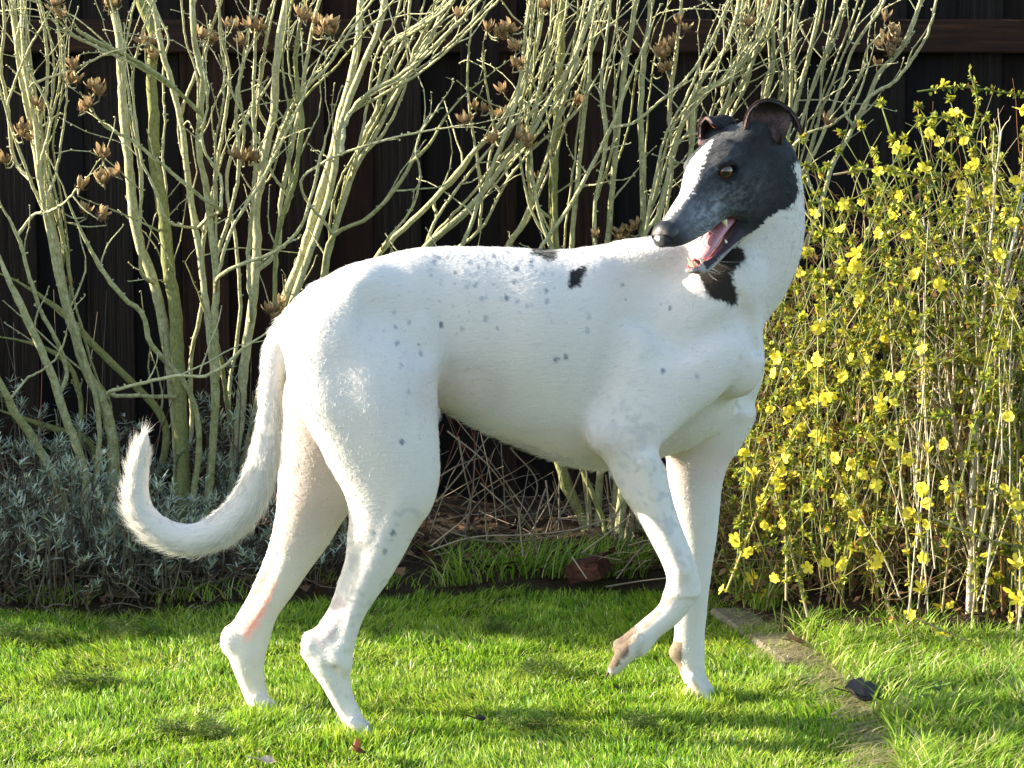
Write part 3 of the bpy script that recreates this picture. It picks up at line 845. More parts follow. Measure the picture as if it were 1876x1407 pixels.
# ================================================================== winter jasmine with yellow flowers
jr_ = np.random.default_rng(77)
FRONT = spline(np.array([on_ground(x, y) for x, y in ((1330, 1096), (1395, 1128), (1470, 1150), (1560, 1165), (1660, 1176), (1760, 1185), (1876, 1190), (2050, 1195), (2300, 1200))]), 60)
TOPS = np.array([(1330, 760), (1380, 560), (1440, 400), (1500, 345), (1580, 300), (1640, 290), (1700, 265), (1780, 240), (1876, 200), (2100, 190), (2300, 250)], float)
jas = empty("jasmine_bush", tuple(FRONT[30] * [1, 1, 0]))
tag(jas, "sprawling winter jasmine bush covered in small yellow flowers right of the dog", "bush")
m_jstem = leafy_mat("jasmine_stem", trans=0.0, rough=0.6, spec=0.25)
m_jleaf = leafy_mat("jasmine_leaf", trans=0.40, rough=0.5, spec=0.3)
JST = []
leaf_tb = Tubes()
dead_tb = Tubes()


def front_pt(u):
    return FRONT[int(np.clip(u, 0, 0.999) * 59)].copy()


def jstem(P, r0, r1, col0, col1, leaves=1.0, name="stem"):
    n_ = len(P)
    tb = Tubes()
    t = np.linspace(0, 1, n_)[:, None]
    tb.tube(P, np.linspace(r0, r1, n_), np.asarray(col0) * (1 - t) + np.asarray(col1) * t, 5)
    link(name, tb.mesh("jasmine_stem"), m_jstem, jas)
    JST.append(P)
    L_ = np.linalg.norm(np.diff(P, axis=0), axis=1).sum()
    m_ = int(L_ * 470 * leaves)
    k = jr_.integers(2, n_, m_)
    y_ = jr_.random((m_, 1))
    col = np.where(y_ < .52, np.array([0.190, 0.245, 0.035]), np.where(y_ < .90, np.array([0.48, 0.45, 0.045]), np.array([0.30, 0.15, 0.030]))) * jr_.uniform(.6, 1.3, (m_, 1))
    oval_leaves(leaf_tb, P[k] + jr_.normal(0, .0015, (m_, 3)), jr_.normal(0, 1, (m_, 3)) + [0, -.2, .2], jr_.uniform(.006, .0135, m_), col, jr_)


GREEN = (0.125, 0.155, 0.035); OLIVE = (0.24, 0.225, 0.070); TAN = (0.34, 0.27, 0.155); RUST = (0.17, 0.080, 0.032)
for k in range(300):
    u = jr_.random() ** 0.9 * 0.86
    f = front_pt(u)
    depth = jr_.uniform(0.02, 0.50)
    b0 = f + np.array([jr_.normal(0, .05), depth, 0.0]); b0[2] = 0.0
    px0 = to_px(f)[0]
    toppy = np.interp(px0 + jr_.normal(0, 40), TOPS[:, 0], TOPS[:, 1])
    topz = at(px0, toppy, b0[1])[2] * jr_.uniform(0.55, 1.0)
    lean = jr_.normal(-0.10, 0.16)
    style = jr_.random()
    if style < 0.55:      # rises, arches over and hangs towards the lawn
        pk = b0 + np.array([lean, jr_.uniform(-.12, .05), topz])
        e = pk + np.array([jr_.normal(-0.12, .20), -jr_.uniform(.06, .26), -topz * jr_.uniform(.15, .80)])
        e[2] = max(e[2], 0.015)
        P = spline(np.array([b0, b0 * .45 + pk * .55 + [lean * -.2, 0, topz * .12], pk, pk * .5 + e * .5 + [0, -.03, topz * .10], e]), 22)
    elif style < 0.85:    # steep straight shoots
        pk = b0 + np.array([lean * 1.5, jr_.normal(-.05, .07), topz * 1.03])
        P = spline(np.array([b0, b0 * .5 + pk * .5 + jr_.normal(0, .02, 3), pk]), 16)
    else:                 # long low sprawlers
        z0 = jr_.uniform(.1, .9) * topz
        s0 = np.array([b0[0] + jr_.uniform(-.05, .3), b0[1] + .05, z0])
        e = s0 + np.array([-jr_.uniform(.15, .5), -jr_.uniform(.02, .22), jr_.normal(-.05, .12)])
        e[2] = max(e[2], .02)
        P = spline(np.array([s0, (s0 + e) / 2 + [0, 0, jr_.uniform(.0, .06)], e]), 14)
    P += jr_.normal(0, .0018, P.shape)
    if to_px(P)[:, 0].min() < 1318 and k % 40:
        continue
    c0, c1 = [(OLIVE, GREEN), (GREEN, GREEN), (TAN, OLIVE), (RUST, GREEN)][jr_.choice(4, p=[.3, .4, .2, .1])]
    jstem(P, jr_.uniform(.0014, .0026), jr_.uniform(.0007, .0011), c0, c1, 1.0)
# pale bare twigs standing up through the right half of the bush
for k in range(44):
    x0 = jr_.uniform(1640, 1890); Y = jr_.uniform(.42, .75); y0 = jr_.uniform(820, 1170)
    P = bend_path(at(x0, y0, Y), np.array([jr_.normal(0, .16), jr_.normal(0, .08), 1.0]), jr_.uniform(.18, .50), 10, jr_, .035)
    if P[:, 2].max() < at(x0, 330, Y)[2]:
        jstem(P, jr_.uniform(.0011, .0018), .0006, (.50, .44, .31), (.46, .40, .27), .12, "twig")
# a few stems that are plain to see
for Y, r0, pts, c in ((0.42, .0030, [(1560, 850), (1600, 800), (1660, 772), (1740, 760)], GREEN), (0.42, .0026, [(1600, 700), (1660, 682), (1740, 655)], TAN),
                      (0.44, .0030, [(1330, 1085), (1380, 960), (1420, 860), (1470, 780)], OLIVE), (0.46, .0028, [(1440, 1100), (1440, 1000), (1425, 880), (1405, 800)], TAN),
                      (0.46, .0030, [(1480, 1130), (1450, 1010), (1420, 900)], TAN), (0.45, .0028, [(1650, 1165), (1600, 1040), (1560, 940), (1540, 900)], TAN),
                      (0.55, .0026, [(1470, 380), (1530, 460), (1580, 540), (1620, 620)], OLIVE), (0.6, .0026, [(1480, 370), (1560, 380), (1640, 420), (1720, 440)], GREEN),
                      (0.60, .0030, [(1780, 250), (1790, 180), (1776, 130)], GREEN), (0.7, .0022, [(1680, 168), (1740, 160), (1876, 175)], GREEN),
                      (0.52, .0024, [(1850, 420), (1870, 330), (1876, 230)], TAN), (0.35, .0030, [(1660, 1125), (1740, 1160), (1800, 1185)], TAN),
                      (0.36, .0028, [(1710, 950), (1800, 985), (1876, 1002)], TAN), (0.40, .0040, [(1876, 960), (1850, 920), (1820, 890)], (0.30, .25, .16)),
                      (0.55, .0024, [(1526, 320), (1600, 310), (1690, 330), (1760, 380)], TAN), (0.5, .0022, [(1600, 330), (1650, 380), (1690, 450), (1710, 520)], OLIVE)):
    P = spline(np.array([at(x, y, Y) for x, y in pts]), 18)
    jstem(P, r0 * .8, r0 * .45, c, np.asarray(c) * .9, 1.2)
link("leaves", leaf_tb.mesh("jasmine_leaves"), m_jleaf, jas)["kind"] = "stuff"
# tangle of dead twigs and brown leaves inside the bush
for k in range(2100):
    u = jr_.random() * .95
    f = front_pt(u)
    px0 = to_px(f)[0]
    toppy = np.interp(px0, TOPS[:, 0], TOPS[:, 1])
    topz = at(px0, toppy, f[1] + .2)[2]
    p = f + np.array([jr_.normal(0, .05), jr_.uniform(-.02 if k % 2 else .05, .50), 0]); p[2] = jr_.random() ** 1.3 * topz * .85
    d = jr_.normal(0, 1, 3) * [.7, .5, 1] + [0, 0, .5]
    col = np.array([TAN, RUST, OLIVE, (.42, .38, .20), (.30, .30, .11)][jr_.integers(5)]) * jr_.uniform(.6, 1.25)
    dead_tb.tube(bend_path(p, d, jr_.uniform(.06, .26), 6, jr_, .18), np.linspace(.0011, .0005, 6), col, 3, cap=False)
    if k % 2 == 0:
        oval_leaves(dead_tb, p + jr_.normal(0, .03, (4, 3)), jr_.normal(0, 1, (4, 3)), jr_.uniform(.012, .024, 4), np.array([.16, .085, .035]) * jr_.uniform(.4, 1.5, (4, 1)), jr_)
link("dead_twigs", dead_tb.mesh("jasmine_dead_twigs"), m_jleaf, jas)["kind"] = "stuff"


def flower_mesh(seed, npet=6):
    r = np.random.default_rng(seed)
    tb = Tubes()
    cup = r.uniform(-.002, .0075)
    for k in range(npet):
        az = 2 * math.pi * k / npet + r.normal(0, .1)
        c = np.array([math.cos(az), math.sin(az), 0]); s_ = np.array([-math.sin(az), math.cos(az), 0])
        L_ = r.uniform(.0080, .0120); drop = cup + r.uniform(-.0025, .0025)
        V = []
        for t, w in ((0.08, .0010), (.38, .0030), (.72, .0038), (.92, .0026), (1.0, .0006)):
            z = .0018 * math.sin(math.pi * t * .8) + drop * t * t
            V += [c * L_ * t - s_ * w + [0, 0, z], c * L_ * t + s_ * w + [0, 0, z]]
        V = np.array(V)
        F = [(2 * i_, 2 * i_ + 1, 2 * i_ + 3, 2 * i_ + 2) for i_ in range(4)]
        tone = r.uniform(.85, 1.1)
        tb.add(V, F, np.array([0.84, 0.71, 0.070]) * tone)
    tb.tube(np.array([[0, 0, -.012], [0, 0, -.005], [0, 0, .001]]), [.0008, .0010, .0022], (0.62, 0.52, 0.05), 6, cap=False)
    tb.tube(np.array([[0, 0, -.016], [0, 0, -.011]]), [.0009, .0013], (0.16, 0.17, 0.04), 5)
    return tb.mesh("flower")


m_flower = leafy_mat("yellow_petal", trans=0.42, rough=0.5, spec=0.25)
FL = [flower_mesh(90 + k, 6 if k % 3 else 5) for k in range(6)]
for me in FL: me.materials.append(m_flower)
BIG = [(1465, 500), (1570, 465), (1500, 600), (1560, 655), (1545, 690), (1585, 660), (1640, 560), (1410, 750), (1445, 752), (1480, 680), (1520, 720), (1615, 735), (1615, 745), (1636, 738), (1670, 575), (1680, 500), (1720, 520), (1750, 210),
       (1768, 215), (1725, 155), (1702, 245), (1720, 262), (1765, 260), (1510, 730), (1360, 830), (1380, 870), (1430, 890), (1440, 770), (1530, 840), (1560, 850), (1580, 870), (1605, 890), (1635, 815), (1660, 840), (1700, 830), (1730, 815), (1690, 895),
       (1850, 765), (1735, 890), (1665, 940), (1700, 960), (1580, 980), (1560, 1010), (1545, 1030), (1610, 1025), (1605, 1035), (1540, 1035), (1480, 1040), (1400, 1085), (1325, 1080), (1380, 1060), (1420, 1060), (1720, 1110), (1740, 1110), (1690, 1080), (1800, 930),
       (1670, 1130), (1600, 1135), (1480, 930), (1400, 960), (1345, 990), (1370, 1010), (1440, 840), (1500, 870), (1590, 800), (1650, 690), (1690, 640), (1620, 620), (1740, 480), (1790, 300), (1810, 350), (1840, 390), (1860, 330), (1580, 370), (1545, 375), (1640, 395), (1610, 430), (1660, 430), (1540, 420), (1830, 470), (1855, 540), (1760, 340), (1690, 310), (1800, 260), (1640, 270), (1660, 275), (1870, 200)]
allj = np.concatenate(JST); jpx = to_px(allj)
nfl = 0


def put_flower(c, out):
    global nfl
    o = bpy.data.objects.new("flower", FL[jr_.integers(6)])
    d = Vector(tuple(out + jr_.normal(0, .55, 3))).normalized()
    o.rotation_euler = (d.to_track_quat('Z', 'Y') @ Quaternion((0, 0, 1), jr_.uniform(0, 6.28))).to_euler()
    o.location = c; o.scale = [jr_.uniform(0.75, 1.40), jr_.uniform(0.75, 1.40), jr_.uniform(0.8, 1.6)]
    COL.objects.link(o); o.parent = jas; o.matrix_parent_inverse = Matrix.Translation(jas.location).inverted()
    nfl += 1


for x, y in BIG:
    dd = ((jpx - [x, y]) ** 2).sum(1) + (allj[:, 1] * 60) ** 2 * .5
    k = np.argmin(dd)
    c = at(x, y, allj[k, 1] - .012)
    put_flower(c, np.array([-.25, -1, .25]))
cent = None
while nfl < 298:
    k = jr_.integers(len(allj))
    p = allj[k]
    if cent is not None and jr_.random() < .6:          # flowers open in loose clusters
        near_ = np.argsort(((allj - cent) ** 2).sum(1))[:40]
        k = near_[jr_.integers(40)]; p = allj[k]
    elif jpx[k, 0] < 1900:
        cent = p
    if p[2] < .04 or not (1325 < jpx[k, 0] < 1900) or (allj[k, 1] > front_pt(np.clip((jpx[k, 0] - 1330) / 900, 0, 1))[1] + .30 and jr_.random() < .8):
        continue
    if jr_.random() < (0.45 if jpx[k, 0] > 1700 else 0):
        continue
    put_flower(p + jr_.normal(0, .006, 3) + [0, -.006, .002], np.array([-.2, -.8, .35]))

# ================================================================== pale leafless sapling in front of the jasmine
sap = empty("bare_sapling", tuple(on_ground(1773, 1162)))
tag(sap, "slender pale leafless sapling with upright twigs in front of the jasmine", "sapling")
m_pale = leafy_mat("pale_sapling_bark", trans=0.0, rough=0.75, spec=0.2)
SAP = [(7.5, 6.0, [(1772, 1165), (1776, 1100), (1780, 1026), (1782, 898), (1786, 813), (1788, 732)]),
       (5.5, 1.8, [(1788, 736), (1792, 698), (1803, 655), (1824, 600), (1833, 560), (1847, 489), (1865, 400), (1880, 300)]),
       (4.5, 1.6, [(1788, 736), (1782, 715), (1765, 655), (1755, 600), (1740, 540), (1726, 500), (1702, 436), (1690, 400)]),
       (4.5, 1.6, [(1789, 733), (1795, 660), (1797, 613), (1805, 542), (1815, 436), (1822, 360), (1834, 240)]),
       (4, 1.5, [(1778, 960), (1769, 898), (1752, 783), (1743, 741), (1735, 660), (1730, 560), (1722, 470)]),
       (3.2, 1.4, [(1743, 770), (1725, 745), (1701, 715), (1680, 700)]),
       (4, 1.5, [(1785, 885), (1812, 822), (1833, 741), (1850, 643), (1862, 570), (1885, 480)]),
       (3, 1.4, [(1781, 950), (1755, 905), (1720, 860), (1690, 820), (1675, 780)]),
       (3, 1.3, [(1760, 860), (1748, 800), (1746, 700), (1750, 600), (1744, 500), (1750, 420)]),
       (3, 1.3, [(1795, 690), (1820, 640), (1845, 600), (1870, 550), (1890, 520)]),
       (3, 1.3, [(1782, 900), (1800, 800), (1818, 700), (1838, 600), (1850, 520), (1856, 430)]),
       (2.6, 1.2, [(1765, 655), (1762, 590), (1770, 520), (1765, 440), (1776, 360)]),
       (2.6, 1.2, [(1740, 745), (1715, 715), (1690, 700)]),
       (2.6, 1.2, [(1775, 1010), (1755, 940), (1745, 870), (1730, 800), (1722, 720), (1715, 640)]),
       (2.6, 1.2, [(1784, 850), (1806, 760), (1810, 680), (1830, 640), (1842, 560), (1848, 480), (1870, 380)]),
       (2.4, 1.1, [(1779, 1040), (1800, 980), (1815, 900), (1840, 800), (1858, 700), (1876, 640)])]
for n_, (r0, r1, pts) in enumerate(SAP):
    Yd = 0.60
    P = spline(np.array([at(x, y, Yd - (0.10 * k / len(pts) if n_ % 2 else -0.08 * k / len(pts)) * (n_ > 0)) for k, (x, y) in enumerate(pts)]), 22)
    P += jr_.normal(0, .0008, P.shape)
    tb = Tubes()
    sc = (Yd + 3.5) / FOC
    cc = np.array([0.50, 0.45, 0.35]) if r0 > 5 else np.array([0.44, 0.37, 0.26])
    cols = cc * (0.75 + 0.45 * hash_noise(P * [1, 1, 2.5], 60, 3)[:, None])
    tb.tube(P, np.linspace(r0, r1, 22) * sc * .9, cols, 8)
    if n_:
        for _ in range(9):
            k = jr_.integers(5, 22)
            d = (P[min(k + 1, 21)] - P[k - 1]); d = d / np.linalg.norm(d) + jr_.normal(0, .4, 3)
            tb.tube(bend_path(P[k], d, jr_.uniform(.02, .10), 5, jr_, .12), np.linspace(.0012, .0005, 5), cc * .9, 4)
    link("trunk" if n_ == 0 else "branch", tb.mesh("sapling_branch"), m_pale, sap)

# ================================================================== dry stalks and litter in the border behind the dog
dry = empty("dry_stalks", (0.05, 1.1, 0))
tag(dry, "tangle of dead brown stalks in the shaded border under the dog's belly", "dead stalks")
DRY = [(0.95, [(820, 790), (900, 858), (960, 950), (975, 970)]), (0.95, [(880, 885), (930, 930), (975, 970), (985, 1020)]), (1.0, [(785, 1010), (860, 985), (960, 980), (1060, 968), (1130, 945)]),
       (0.92, [(800, 965), (880, 990), (1000, 985), (1090, 960)]), (0.9, [(1064, 1014), (1110, 980), (1160, 940)]), (0.9, [(1064, 1014), (1100, 1020), (1138, 1026)]), (0.95, [(1000, 895), (985, 940), (975, 990), (960, 1030)]),
       (1.0, [(1065, 860), (1040, 920), (1015, 965)]), (1.0, [(1000, 880), (1010, 950), (1018, 960)]), (0.95, [(840, 800), (850, 860), (862, 930), (850, 975)]), (0.9, [(1130, 1060), (1180, 1000), (1200, 985)]),
       (1.05, [(935, 820), (985, 890), (955, 960)]), (1.0, [(1110, 870), (1120, 950), (1128, 990)]), (0.85, [(1048, 1020), (1075, 1060)]), (0.88, [(1110, 1075), (1170, 1065), (1230, 1058)]), (0.9, [(950, 930), (955, 990), (958, 1020)]),
       (0.95, [(795, 880), (835, 855), (890, 835)]), (0.95, [(800, 920), (850, 860), (895, 800)]), (0.9, [(790, 1000), (840, 960), (860, 940)]), (0.9, [(1150, 1000), (1190, 990), (1230, 1000)]), (1.1, [(1150, 850), (1185, 930), (1225, 985)])]
dr = np.random.default_rng(3)
for Y, pts in DRY:
    tb = Tubes()
    P = spline(np.array([at(x, y, Y + dr.normal(0, .02)) for x, y in pts]), 14)
    tb.tube(P, np.linspace(.0019, .0013, 14), np.array([.22, .18, .13]) * dr.uniform(.6, 1.1), 5)
    link("stalk", tb.mesh("dry_stalk"), m_twig, dry)
tb = Tubes()
for k in range(300):
    px_, py_ = dr.uniform(-40, 1340), dr.uniform(985, 1085)
    p = on_ground(px_, py_, 0.02) + [0, dr.uniform(0, .35), dr.uniform(0, .07)]
    d = dr.normal(0, 1, 3) * [1, .8, .35] + [0, 0, .25]
    tb.tube(bend_path(p, d, dr.uniform(.05, .28), 6, dr, .14), np.linspace(.0013, .0006, 6), np.array([.22, .17, .115]) * dr.uniform(.4, 1.3), 4, cap=False)
for k in range(100):      # upright dead stems against the fence
    px_ = dr.uniform(-40, 1330); Y = dr.uniform(1.1, 1.8)
    p = at(px_, 900, Y); p[2] = 0
    d = np.array([dr.normal(0, .25), dr.normal(0, .1), 1.0])
    rust = dr.random() < .18
    tb.tube(bend_path(p, d, dr.uniform(.2, .62), 8, dr, .06), np.linspace(.0016, .0007, 8), np.array([.14, .05, .03] if rust else [.22, .19, .145]) * dr.uniform(.4, 1.0), 4, cap=False)
link("dead_stems", tb.mesh("dead_stems"), m_twig, dry)["kind"] = "stuff"

litter = Tubes()
spots = np.array([on_ground(dr.uniform(-200, 1900), dr.uniform(960, 1120), 0.03) for _ in range(1500)])
spots = spots[~lawn_side(spots[:, :2])]
for p in spots:
    p[2] = dr.uniform(.015, .07)
    le = dr.uniform(.015, .045); d = dr.normal(0, 1, 3) * [1, 1, .35]
    small = np.array([.11, .060, .032]) * dr.uniform(.35, 1.5)
    d /= np.linalg.norm(d); s_ = np.cross(d, [dr.normal(0, .3), dr.normal(0, .3), 1]); s_ /= np.linalg.norm(s_)
    w = le * .35
    V = np.array([p, p + d * le * .5 + s_ * w + [0, 0, .004], p + d * le, p + d * le * .5 - s_ * w + [0, 0, .006]])
    litter.add(V, [(0, 1, 2, 3)], small)
lo_ = link("leaf_litter", litter.mesh("leaf_litter"), m_twig)
tag(lo_, "brown fallen leaves lying on the border soil", "leaf litter", kind="stuff")

# broken brick lying in the border
m_brick, nt, b = new_mat("weathered_red_brick", (0.22, 0.07, 0.04), 0.9, 0.2)
nz = noise_tex(nt, 70, 6, .65)
nt.links.new(ramp(nt, nz.outputs["Fac"], [(.3, (.020, .012, .010)), (.55, (.060, .022, .015)), (.8, (.10, .035, .024))]), b.inputs["Base Color"])
bump(nt, b, nz.outputs["Fac"], .8, .006)
bm = bmesh.new(); bmesh.ops.create_cube(bm, size=1.0)
bmesh.ops.subdivide_edges(bm, edges=bm.edges[:], cuts=5, use_grid_fill=True)
for v in bm.verts:
    q = np.array(v.co[:])
    n_ = hash_noise(q[None] * .06, 70, 3)[0] - .5
    chip = 0.10 if (q[0] > .3) else 0.0
    v.co = Vector((q[0] * .105 + n_ * .010 - chip * .03 * (q[2] + .5), q[1] * .075 + n_ * .008, q[2] * .062 + n_ * .010))
bmesh.ops.smooth_vert(bm, verts=bm.verts[:], factor=.4)
me = bpy.data.meshes.new("half_brick"); bm.to_mesh(me); bm.free()
o = link("half_brick", me, m_brick)
o.location = at(1078, 1006, 1.02); o.location.z = 0.045; o.rotation_euler = (.15, -.30, -.55); o.scale = (.75, .7, .6)
tag(o, "half a red brick lying in the shaded border behind the dog's forelegs", "brick")

# ================================================================== grass
m_grass = leafy_mat("grass_blade", trans=0.45, rough=0.42, spec=0.4)


def grass_mesh(name, P, h, w, lean_dir, lean, col, seg=3, rr=None):
    """many blades at once: tapering strips that bend over"""
    n = len(P)
    rr = rr or np.random.default_rng(1)
    az = rr.uniform(0, 2 * math.pi, n)
    side = np.stack([np.cos(az), np.sin(az), np.zeros(n)], 1)
    ts = np.linspace(0, 1, seg + 1)
    V = np.zeros((n, 2 * seg + 1, 3)); C = np.zeros((n, 2 * seg + 1, 3))
    for k, t in enumerate(ts):
        c = P + np.stack([lean_dir[:, 0] * lean * t ** 1.7, lean_dir[:, 1] * lean * t ** 1.7, h * (t - 0.25 * (lean / np.maximum(h, 1e-4)).clip(0, 1.6) * t * t)], 1)
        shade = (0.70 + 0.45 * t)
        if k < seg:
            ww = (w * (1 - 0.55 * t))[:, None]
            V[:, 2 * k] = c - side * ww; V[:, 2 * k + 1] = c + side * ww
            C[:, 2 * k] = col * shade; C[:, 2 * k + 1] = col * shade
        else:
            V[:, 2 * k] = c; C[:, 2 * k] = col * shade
    m = 2 * seg + 1
    base = (np.arange(n) * m)[:, None]
    Q = np.concatenate([base + np.array([[2 * k, 2 * k + 1, 2 * k + 3, 2 * k + 2]]) for k in range(seg - 1)])
    T = base + np.array([[2 * seg - 2, 2 * seg - 1, 2 * seg]])
    return poly_mesh(name, V.reshape(-1, 3), Q, T, C.reshape(-1, 3))


gr_ = np.random.default_rng(101)


def scatter(n, x0, x1, y0, y1):
    return np.stack([gr_.uniform(x0, x1, n), gr_.uniform(y0, y1, n), np.zeros(n)], 1)


# the mown lawn
P = np.concatenate([scatter(205000, -1.30, 1.00, -0.42, 1.0), scatter(14000, -2.6, -1.3, -0.9, 1.0), scatter(14000, -1.3, 2.2, -1.0, -0.42)])
P = P[lawn_side(P[:, :2])]
far_keep = gr_.random(len(P)) < np.interp(P[:, 1], [-0.4, 0.2, 0.9], [1.0, 0.92, 0.8])
P = P[far_keep]
patch = hash_noise(P, 9, 3); fine = hash_noise(P, 38, 4); tuft = hash_noise(P, 22, 6)
keep = gr_.random(len(P)) < 0.55 + 0.75 * fine
P, patch, fine, tuft = P[keep], patch[keep], fine[keep], tuft[keep]
n = len(P)
h = gr_.uniform(.012, .024, n) * (0.55 + 0.85 * tuft)
ed_ = edge_dist(P[:, :2])
h = h * (1 + 0.55 * np.exp(-ed_ / .05))
swirl = np.stack([hash_noise(P, 6, 8) - .5, hash_noise(P, 6, 9) - .5], 1) * 2.4 + gr_.normal(0, .75, (n, 2))
ln = np.linalg.norm(swirl, axis=1, keepdims=True); ld = swirl / np.maximum(ln, 1e-6)
lean = h * gr_.uniform(.15, 1.15, n) * (0.6 + .9 * patch)
g1 = np.array([0.205, 0.375, 0.018]); g2 = np.array([0.430, 0.510, 0.055]); g3 = np.array([0.080, 0.210, 0.013]); straw = np.array([0.52, 0.47, 0.22])
mixv = np.clip(0.30 + 0.9 * (patch - .5) + gr_.normal(0, .28, n), 0, 1)[:, None]
col = g1 * (1 - mixv) + g2 * mixv
dk = (gr_.random(n) < 0.16 + .25 * (fine < .35))[:, None]
col = np.where(dk, g3, col)
col = np.where((gr_.random(n) < 0.055)[:, None], straw, col) * gr_.uniform(.75, 1.25, n)[:, None]
P[:, 2] = (hash_noise(P, 14, 1) - 0.5) * 0.010 - 0.008
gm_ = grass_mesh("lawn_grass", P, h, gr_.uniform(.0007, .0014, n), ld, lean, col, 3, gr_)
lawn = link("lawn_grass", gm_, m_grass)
tag(lawn, "short bright green lawn grass lit by low sun", "grass", kind="stuff")

# rougher grass beyond the edging and weeds at the foot of the border
P1 = scatter(60000, 0.30, 1.35, -0.45, 0.62)
P1 = P1[~lawn_side(P1[:, :2])]
P1 = P1[(edge_dist(P1[:, :2]) > .022 + .025 * gr_.random(len(P1))) | (gr_.random(len(P1)) < np.interp(P1[:, 1], [.15, .32, .5, .7], [.95, .8, .30, .10]))]
fy = np.interp(P1[:, 0], FRONT[:, 0], FRONT[:, 1])
P1 = P1[gr_.random(len(P1)) < np.clip((fy + .10 - P1[:, 1]) / .12, 0, 1)]
P1 = P1[gr_.random(len(P1)) < .35 + .9 * hash_noise(P1, 14, 12)]
P2 = scatter(9000, -.15, .50, .72, 1.22)
P2 = P2[(~lawn_side(P2[:, :2])) & (gr_.random(len(P2)) < 1.1 * hash_noise(P2, 11, 13) - .25)]
P3 = scatter(5000, -1.0, -.1, .78, .98); P3 = P3[(~lawn_side(P3[:, :2])) & (gr_.random(len(P3)) < hash_noise(P3, 13, 14) - .35)]
P = np.concatenate([P1, P2, P3]); n = len(P)
h = np.concatenate([gr_.uniform(.025, .062, len(P1)) * (.5 + .9 * hash_noise(P1, 16, 15)), gr_.uniform(.03, .10, len(P2)), gr_.uniform(.02, .05, len(P3))])
sw = np.stack([hash_noise(P, 7, 8) - .35, hash_noise(P, 7, 9) - .6], 1) * 1.6 + gr_.normal(0, .7, (n, 2)); ld = sw / np.maximum(np.linalg.norm(sw, axis=1, keepdims=True), 1e-6)
lean = h * gr_.uniform(.2, 1.3, n)
mixv = np.clip(gr_.normal(.45, .3, n), 0, 1)[:, None]
col = np.array([0.150, 0.310, 0.020]) * (1 - mixv) + np.array([0.330, 0.430, 0.050]) * mixv
col = np.where((gr_.random(n) < .13)[:, None], straw, col) * gr_.uniform(.7, 1.2, n)[:, None]
P[:, 2] = np.where(P[:, 1] > .6, .02, 0.004)
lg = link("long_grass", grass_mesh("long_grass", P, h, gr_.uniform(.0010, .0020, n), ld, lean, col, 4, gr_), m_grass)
tag(lg, "longer rough grass growing between the edging slabs and the jasmine", "grass", kind="stuff")

# dry bleached grass combed over the edging
k_ = gr_.integers(4, 58, 2600)
P = cl[k_] + np.stack([gr_.normal(0, .036, 2600), gr_.normal(0, .035, 2600), np.zeros(2600)], 1); P[:, 2] = gr_.uniform(.006, .016, 2600)
keep = gr_.random(2600) < np.where(k_ < 16, .35, 1.0) ; P = P[keep]; n = len(P)
h = gr_.uniform(.003, .016, n); lean = gr_.uniform(.02, .075, n)
ld = np.stack([gr_.normal(.9, .35, n), gr_.normal(.35, .35, n)], 1); ld /= np.linalg.norm(ld, axis=1, keepdims=True)
col = np.array([.40, .35, .20]) * gr_.uniform(.55, 1.2, n)[:, None]
dg = link("dry_grass", grass_mesh("dry_grass", P, h, gr_.uniform(.0006, .0013, n), ld, lean, col, 4, gr_), m_grass)
tag(dg, "bleached dry grass strands lying across the edging slabs", "dry grass", kind="stuff")

# taller blades that close round the paws
PP = []
for (x, y, w_) in ((668, 1352, .055), (650, 1350, .05), (488, 1310, .05), (1290, 1288, .05), (1272, 1276, .045)):
    c = on_ground(x, y)
    m_ = 260
    a_ = gr_.uniform(0, 6.28, m_); r_ = gr_.uniform(.018, w_, m_)
    PP.append(np.stack([c[0] + np.cos(a_) * r_ * 1.1, c[1] - .012 + np.sin(a_) * r_ * .8, np.full(m_, -.004)], 1))
P = np.concatenate(PP); n = len(P)
ld = gr_.normal(0, 1, (n, 2)); ld /= np.linalg.norm(ld, axis=1, keepdims=True)
h = gr_.uniform(.016, .034, n)
mixv = gr_.random((n, 1))
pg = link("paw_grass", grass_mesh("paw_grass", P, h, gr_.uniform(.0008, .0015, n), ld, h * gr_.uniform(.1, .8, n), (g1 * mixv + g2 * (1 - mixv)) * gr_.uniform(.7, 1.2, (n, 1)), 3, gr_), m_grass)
tag(pg, "grass blades standing up around the dog's paws", "grass", kind="stuff")

# heaps of dark mown clippings left on the lawn
clip_px = [(245, 1152, 60, 12), (60, 1160, 80, 9), (1005, 1222, 42, 15), (905, 1150, 28, 9), (1190, 1325, 40, 8), (960, 1320, 46, 9), (150, 1245, 40, 8), (330, 1330, 50, 8)]
clip_px = [(x + gr_.normal(0, rx * .55), y + gr_.normal(0, ry * .45), rx * gr_.uniform(.25, .6), ry * gr_.uniform(.4, .8)) for x, y, rx, ry in clip_px for _ in range(4)]
PP = []; HH = []
for x, y, rx, ry in clip_px:
    m_ = int(rx * 10)
    q = np.array([on_ground(x + a_ * rx * .55, y + b_ * ry * .55, .012) for a_, b_ in gr_.normal(0, 1, (m_, 2))])
    q[:, 2] = .004 + gr_.random(m_) * .030 * np.exp(-(((to_px(q)[:, 0] - x) / (rx * .7)) ** 2 + ((to_px(q)[:, 1] - y) / (ry * .9)) ** 2)); PP.append(q)
P = np.concatenate(PP); n = len(P)
ang = gr_.uniform(0, 6.28, n); ld = np.stack([np.cos(ang), np.sin(ang) * .6], 1)
col = np.where((gr_.random(n) < .22)[:, None], np.array([.26, .29, .09]), np.array([.050, .115, .020])) * gr_.uniform(.6, 1.3, n)[:, None]
